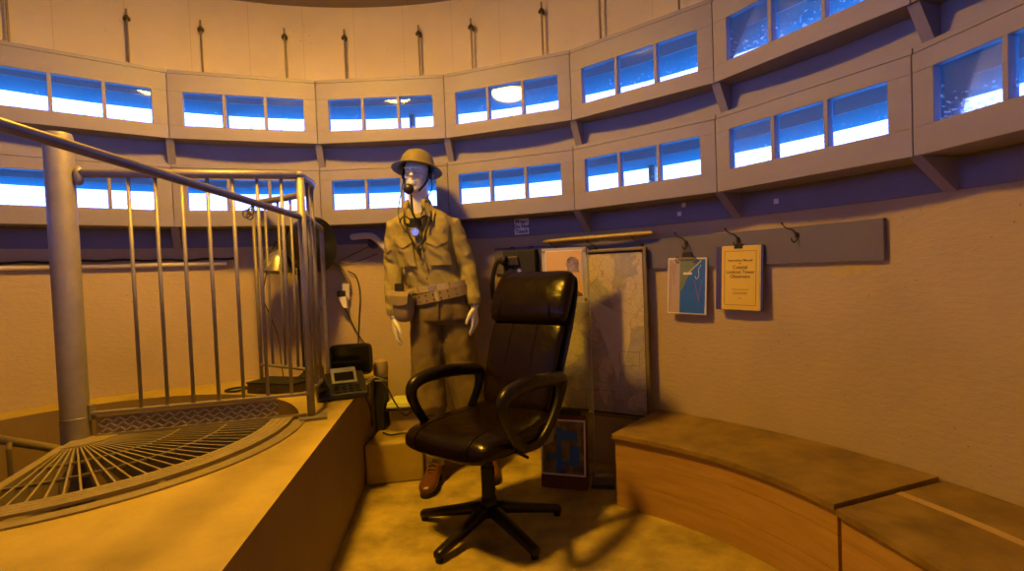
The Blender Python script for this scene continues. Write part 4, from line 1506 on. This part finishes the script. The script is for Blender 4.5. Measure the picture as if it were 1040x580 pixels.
mb.lathe([(.016, 0), (.026, .014), (.030, .032), (0, .034)], (-.146, -.085, -.185), 20, Euler((0, R(80), 0)).to_matrix())
mb.build('handset', M['black'], root, local=True, smooth=True)

# ---- white bent grab pipe behind the mannequin
root = empty('grab_pipe', P(-3, RW - .05, 1.36))
tag(root, 'cream painted bent pipe end on the wall left of the mannequin shoulder', 'pipe')
mb = MB(); mb.tube(curve_pts([P(-4.6, RW - .11, 1.368), P(-3.0, RW - .115, 1.372), P(-1.6, RW - .112, 1.362), P(-.1, RW - .105, 1.30), P(1.6, RW - .10, 1.22), P(3.6, RW - .09, 1.12)], 30), .020, 16)
mb.ell(P(-4.75, RW - .11, 1.368), (.020, .020, .020), 12, 8)
mb.build('pipe', M['cream'], root, smooth=True)
mb = MB(); mb.cyl(P(-2.2, RW - .11, 1.35), P(-2.2, RW - .002, 1.33), .012, 10); mb.cyl(P(-2.2, RW - .02, 1.33), P(-2.2, RW - .001, 1.33), .035, 16)
mb.build('mount', M['metald'], root)
mb = MB()
pts = curve_pts([P(-2.2, RW - .03, 1.32), P(-5, RW - .02, 1.27), P(-7.6, RW - .012, 1.215), P(-5, RW - .012, 1.218), P(-1.6, RW - .02, 1.262)], 26)
mb.tube(pts, .0025, 6)
tag(mb.build('loose_wire', M['metald'], smooth=True), 'thin loose wire looped on the wall between the fan and the cream pipe', 'wire')

# ---- outlets, bent conduit and drop cables
root = empty('power_outlet', P(-6.6, RW, 1.0))
tag(root, 'small wall outlet with black plug and white adapter beside the fan', 'outlet')
mb = MB(); mb.box(P(-6.6, RW - .02, 1.030), (.045, .036, .10), R(6.6)); mb.build('outlet_box', M['cream'], root, bevel=.004)
mb = MB(); mb.box(P(-7.2, RW - .055, 1.020), (.046, .034, .036), R(6.6)); mb.build('plug', M['blackm'], root, bevel=.003)
mb = MB()
c = P(-7.0, RW - .05, .962)
mb.prism([c + Vector((-.026, -.02, .035)), c + Vector((.026, -.02, .04)), c + Vector((.028, -.02, -.035)), c + Vector((.006, -.02, -.03))], (0, 0, 0), (0, .03, 0)); mb.build('adapter', M['white'], root, bevel=.003)
mb = MB(); mb.tube(curve_pts([P(-9.4, RW - .03, 1.215), P(-8.2, RW - .03, 1.21), P(-7.0, RW - .03, 1.16), P(-6.2, RW - .025, 1.10), P(-6.0, RW - .02, 1.04)], 20), .011, 10)
tag(mb.build('bent_conduit', M['galv'], smooth=True), 'bent grey conduit curving down from behind the fan to the outlet', 'pipe')
for pts, lab in (([P(-6.2, RW - .02, 1.16), P(-5.0, RW - .016, 1.12), P(-4.6, RW - .012, 1.0), P(-4.9, RW - .012, .86), P(-5.2, RW - .012, .72), P(-5.4, RW - .02, .60)], 'black cable bowing right of the outlet down to the small monitor'),
                 ([P(-6.8, RW - .05, .93), P(-6.2, RW - .03, .86), P(-5.2, RW - .02, .76), P(-4.0, RW - .02, .68), P(-3.6, RW - .03, .60)], 'black cable hanging straight from the white adapter')):
    mb = MB(); mb.tube(curve_pts(pts, 30), .0035, 8); tag(mb.build('power_cable', M['blackm'], smooth=True), lab, 'cable')

# ------------------------------------------------------------------ fan on its stand
fc = Vector((-1.115, 3.06, 1.315))
root = empty('pedestal_fan', (-1.19, 3.09, HP))
tag(root, 'black round pedestal fan turned to the right behind the railing', 'fan')
fd = Vector((.965, -.26, .03)).normalized()
Mf = fd.to_track_quat('Z', 'Y').to_matrix()
mb = MB(); mb.lathe([(.112, -.125), (.150, -.085), (.160, -.035), (.160, .015), (.152, .028), (.146, .030), (.144, .02), (.144, -.08), (.10, -.118)], fc, 48, Mf); mb.build('housing', mat('fan_shroud', (.035, .028, .022), .30, .4), root, auto=40)
mb = MB()
for k in range(20):
    r = .008 + .0072 * k
    mb.tube([fc + Mf @ Vector((r * cos(2 * pi * j / 40), r * sin(2 * pi * j / 40), .030 + .006 * (1 - r / .15))) for j in range(40)], .0030, 6, closed=True)
for k in range(16):
    q = 2 * pi * k / 16
    mb.tube([fc + Mf @ Vector((.01 * cos(q), .01 * sin(q), .034)), fc + Mf @ Vector((.150 * cos(q + .3), .150 * sin(q + .3), .028))], .002, 6)
mb.build('front_grille', M['blackm'], root, smooth=True)
mb = MB()
for k in range(12):
    r = .03 + .009 * k
    mb.tube([fc + Mf @ Vector((r * cos(2 * pi * j / 32), r * sin(2 * pi * j / 32), -.145 + .12 * (r / .14) ** 3 * .3)) for j in range(32)], .003, 6, closed=True)
mb.build('rear_grille', M['blackm'], root, smooth=True)
mb = MB()
for k in range(5):
    q0 = 2 * pi * k / 5
    rings = []
    for t in (0, .5, 1):
        r = .03 + .10 * t
        for_ = []
        for dq, dz in ((-.28, .012), (.28, -.014), (.28, -.017), (-.28, .009)):
            for_.append(fc + Mf @ Vector((r * cos(q0 + dq + .4 * t), r * sin(q0 + dq + .4 * t), dz - .02)))
        rings.append(for_)
    mb.loft(rings)
mb.build('blades', M['black'], root)
mb = MB(); mb.lathe([(0, -.02), (.05, -.02), (.05, -.12), (.042, -.175), (0, -.19)], fc, 24, Mf); mb.build('motor', M['black'], root, auto=40)
mb = MB()
pb = Vector((-1.235, 3.095, HP))
mb.cyl(pb, pb + Vector((0, 0, .80)), .013, 12); mb.cyl(pb + Vector((0, 0, .60)), pb + Vector((0, 0, .80)), .016, 12)
mb.tube([pb + Vector((0, 0, .78)), fc + Mf @ Vector((0, 0, -.14))], .016, 10)
mb.build('pole', M['black'], root, auto=40)
mb = MB(); mb.lathe([(.12, 0), (.12, .010), (.04, .03), (.02, .05), (0, .05)], pb, 32); mb.build('base', M['blackm'], root, auto=40)

# ---- clamp lamp with metal bowl reflector
lc = Vector((-1.340, 3.06, 1.215))
root = empty('clamp_lamp', lc)
tag(root, 'clamp lamp with shiny metal bowl reflector behind the curved railing', 'lamp')
mb = MB(); mb.lathe([(.026, .085), (.052, .07), (.082, .025), (.100, -.050), (.106, -.055), (.098, -.051), (.080, .020), (.049, .065), (.02, .08)], lc, 36, Euler((R(-8), R(6), 0)).to_matrix()); mb.build('reflector', M['chrome'], root, auto=60)
mb = MB(); mb.lathe([(.0, .065), (.024, .065), (.024, .12), (.018, .135), (0, .14)], lc, 20, Euler((R(-8), R(6), 0)).to_matrix()); mb.build('socket', M['blackm'], root, auto=40)
mb = MB(); mb.ell(lc + Vector((0, 0, .0)), (.030, .030, .042), 16, 12); mb.build('bulb', M['white'], root, smooth=True)
mb = MB(); mb.tube([lc + Vector((.01, .01, .12)), lc + Vector((.06, .05, .12)), Vector((-1.235, 3.075, 1.30))], .008, 8); mb.box((-1.235, 3.09, 1.30), (.04, .05, .05)); mb.build('clamp', M['blackm'], root, bevel=.003)
mb = MB()
mb.tube(curve_pts([lc + Vector((0, .02, .13)), lc + Vector((-.04, .03, .10)), (-1.44, 3.06, 1.05), (-1.40, 3.06, .90), (-1.36, 3.05, .78), (-1.33, 3.0, .66), (-1.30, 2.96, .535)], 36), .0035, 6)
tag(mb.build('lamp_cord', M['blackm'], smooth=True), 'thin black cord dangling from the clamp lamp to the platform', 'cord')
mb = MB()
for dx, dz, r in ((0, 0, .018), (.015, -.012, .015), (.02, .008, .014)):
    c = Vector((-1.245 + dx, 2.52, 1.44 + dz))
    mb.tube([c + Vector((r * cos(2 * pi * j / 18), 0, r * sin(2 * pi * j / 18))) for j in range(18)], .003, 6, closed=True)
mb.tube([(-1.245, 2.52, 1.455), (-1.245, 2.60, 1.50), (-1.19, 2.86, 1.545)], .003, 6)
tag(mb.build('cable_knot', M['metald'], smooth=True), 'small tangle of dark wire tied below the railing top beside the handrail', 'wire')

# ---- dark flat case on the platform behind the guard
root = empty('flat_case', (-1.27, 2.845, HP), rotz=R(-18))
tag(root, 'flat dark brown case lying on the platform behind the railing', 'case')
mb = MB(); mb.box((0, 0, .028), (.30, .17, .054)); mb.build('case_body', mat('brown_case', (.05, .03, .015), .5), root, local=True, bevel=.008)
mb = MB(); mb.box((0, 0, .058), (.302, .172, .006)); mb.build('lid', M['blackm'], root, local=True)
mb = MB(); mb.tube(curve_pts([(-.05, -.09, .03), (-.045, -.11, .03), (.045, -.11, .03), (.05, -.09, .03)], 14), .006, 8); mb.build('handle', M['black'], root, local=True)
mb = MB(); mb.tube(curve_pts([(-1.39, 2.90, .56), (-1.50, 2.85, .53), (-1.58, 2.86, .53), (-1.56, 2.93, .53), (-1.47, 2.95, .528), (-1.40, 2.97, .53)], 30), .006, 8)
tag(mb.build('floor_cable', M['blackm'], smooth=True), 'black cable loop lying on the ledge left of the flat case', 'cable')

# ---- small monitor
root = empty('small_monitor', (-.925, 2.98, HP), rotz=R(14))
tag(root, 'small black monitor standing on the platform behind the desk phone', 'monitor')
mb = MB()
rings = []
for y, w, h_, dz in ((-.02, .116, .088, 0), (0, .118, .090, 0), (.02, .116, .088, 0), (.05, .09, .07, -.005), (.06, .07, .05, -.008)):
    rings.append([Vector((w * math.copysign(abs(cos(q)) ** .3, cos(q)), y, .135 + dz + h_ * math.copysign(abs(sin(q)) ** .3, sin(q)))) for q in [2 * pi * k / 40 for k in range(40)]])
mb.loft(rings); mb.build('housing', M['blackm'], root, local=True, auto=40)
mb = MB(); mb.box((0, -.021, .137), (.198, .003, .145)); mb.build('screen', M['screen'], root, local=True)
mb = MB(); mb.box((0, .02, .03), (.05, .03, .05)); mb.lathe([(.085, 0), (.085, .008), (.03, .014), (0, .014)], (0, .02, 0), 28); mb.build('stand', M['black'], root, local=True)
mb = MB(); mb.lathe([(.032, 0), (.042, .015), (.044, .06), (.038, .095), (.02, .105), (0, .105)], (-.797, 3.12, .522), 24)
tag(mb.build('round_speaker', M['tan'], auto=40), 'rounded tan plastic case standing right behind the small monitor', 'case')
mb = MB(); mb.box((-.797, 3.12, .3715), (.050, .13, .299)); tag(mb.build('equipment_box', M['blackm'], bevel=.004), 'dark upright equipment box between the platform and the low stand', 'box')

# ---- desk phone
root = empty('desk_phone', (-.895, 2.68, HP), rotz=R(24))
root.scale = (1.18, 1.18, 1.18)
tag(root, 'black desk phone with grey tilted display on the platform edge', 'telephone')
mb = MB()
mb.prism([(-.10, -.10, .002), (-.10, .09, .002), (-.10, .09, .085), (-.10, .06, .09), (-.10, -.10, .025)], (0, 0, 0), (.205, 0, 0)); mb.build('console', M['black'], root, local=True, bevel=.008)
sl = math.atan2(.065, .16)
f = lambda x, t, o_: Vector((x, -.10 + t * cos(sl) - o_ * sin(sl), .025 + t * sin(sl) + o_ * cos(sl)))
mb = MB(); mb.prism([f(-.035, .075, .001), f(.07, .075, .001), f(.07, .165, .022), f(-.035, .165, .022)], (0, 0, 0), f(0, 0, .006) - f(0, 0, 0)); mb.build('display_bezel', M['lcd'], root, local=True, bevel=.002)
mb = MB(); mb.prism([f(-.022, .088, .008), f(.058, .088, .008), f(.058, .135, .020), f(-.022, .135, .020)], (0, 0, 0), f(0, 0, .003) - f(0, 0, 0)); mb.build('display', M['screen'], root, local=True)
for i in range(4):
    for j in range(3):
        mb = MB(); q = f(-.018 + .028 * i, .018 + .019 * j, .003); mb.box(q, (.018, .011, .008), Euler((sl, 0, 0))); mb.build('key', M['blackm'], root, local=True, bevel=.001)
mb = MB()
hh_ = curve_pts([(-.075, -.105, .050), (-.078, -.07, .082), (-.08, 0, .108), (-.08, .06, .118), (-.078, .10, .105)], 24)
mb.tube(hh_, [.024 - .006 * sin(pi * i / (len(hh_) - 1)) for i in range(len(hh_))], 14); mb.build('handset', M['black'], root, local=True, smooth=True)
# cables spilling over the platform edge
for pts, m_, lab in (([(-.80, 2.66, .545), (-.775, 2.62, .56), (-.755, 2.66, .50), (-.75, 2.72, .38), (-.77, 2.78, .33), (-.775, 2.80, .42), (-.775, 2.82, .50), (-.80, 2.86, .54)], 'blackm', 'black cable looping down over the platform edge below the phone'),
                     ([(-.80, 2.74, .56), (-.74, 2.76, .59), (-.70, 2.82, .56), (-.72, 2.90, .545), (-.78, 2.92, .54)], 'lcd', 'grey coiled cable at the right of the desk phone'),
                     ([(-.80, 2.95, .56), (-.72, 2.90, .52), (-.66, 2.84, .44), (-.60, 2.80, .375), (-.585, 2.90, .365), (-.53, 2.99, .36), (-.55, 3.04, .364)], 'blackm', 'long black cable running from the monitor towards the chair'),
                     ([(-.765, 2.98, .232), (-.71, 2.93, .232), (-.64, 2.94, .236), (-.58, 2.92, .232), (-.53, 2.95, .232)], 'blackm', 'short black cable lying on the step block')):
    mb = MB(); mb.tube(curve_pts(pts, 40), .0045, 8); tag(mb.build('loose_cable', M[m_], smooth=True), lab, 'cable')

# ------------------------------------------------------------------ daylight
w = bpy.data.worlds.new('sky'); bpy.context.scene.world = w
w.use_nodes = True
nt = w.node_tree
bg = nt.nodes['Background']
tc = nt.nodes.new('ShaderNodeTexCoord')
sp_ = nt.nodes.new('ShaderNodeSeparateXYZ')
nt.links.new(tc.outputs['Generated'], sp_.inputs[0])
rp = nt.nodes.new('ShaderNodeValToRGB')
rp.color_ramp.elements[0].position = .49
rp.color_ramp.elements[0].color = (.006, .24, .95, 1)
rp.color_ramp.elements[1].position = .51
rp.color_ramp.elements[1].color = (.20, .26, .95, 1)
mr = nt.nodes.new('ShaderNodeMapRange')
mr.inputs['From Min'].default_value = -1
mr.inputs['From Max'].default_value = 1
nt.links.new(sp_.outputs[2], mr.inputs['Value'])
nt.links.new(mr.outputs[0], rp.inputs[0])
nt.links.new(rp.outputs[0], bg.inputs[0])
bg.inputs[1].default_value = 12.0

# ------------------------------------------------------------------ camera
F, ROLL, PITCH = 537.2, .03958, .02761
cr, sr, cp, sp = cos(ROLL), sin(ROLL), cos(PITCH), sin(PITCH)
fw = Vector((0, cp, -sp)); up0 = Vector((0, sp, cp)); x0 = Vector((1, 0, 0))
rt = x0 * cr - up0 * sr
up = x0 * sr + up0 * cr
cam = bpy.data.cameras.new('camera')
co = bpy.data.objects.new('camera', cam); COL.objects.link(co)
cam.sensor_width = 36; cam.lens = F / 1040 * 36; cam.clip_start = .02
m = Matrix((rt, up, -fw)).transposed().to_4x4(); m.translation = (0, 0, H_EYE)
co.matrix_world = m
sc = bpy.context.scene
sc.camera = co
sc.view_settings.view_transform = 'Standard'
sc.view_settings.look = 'None'
sc.view_settings.gamma = 1
sc.view_settings.use_curve_mapping = False
sc.view_settings.exposure = -0.1
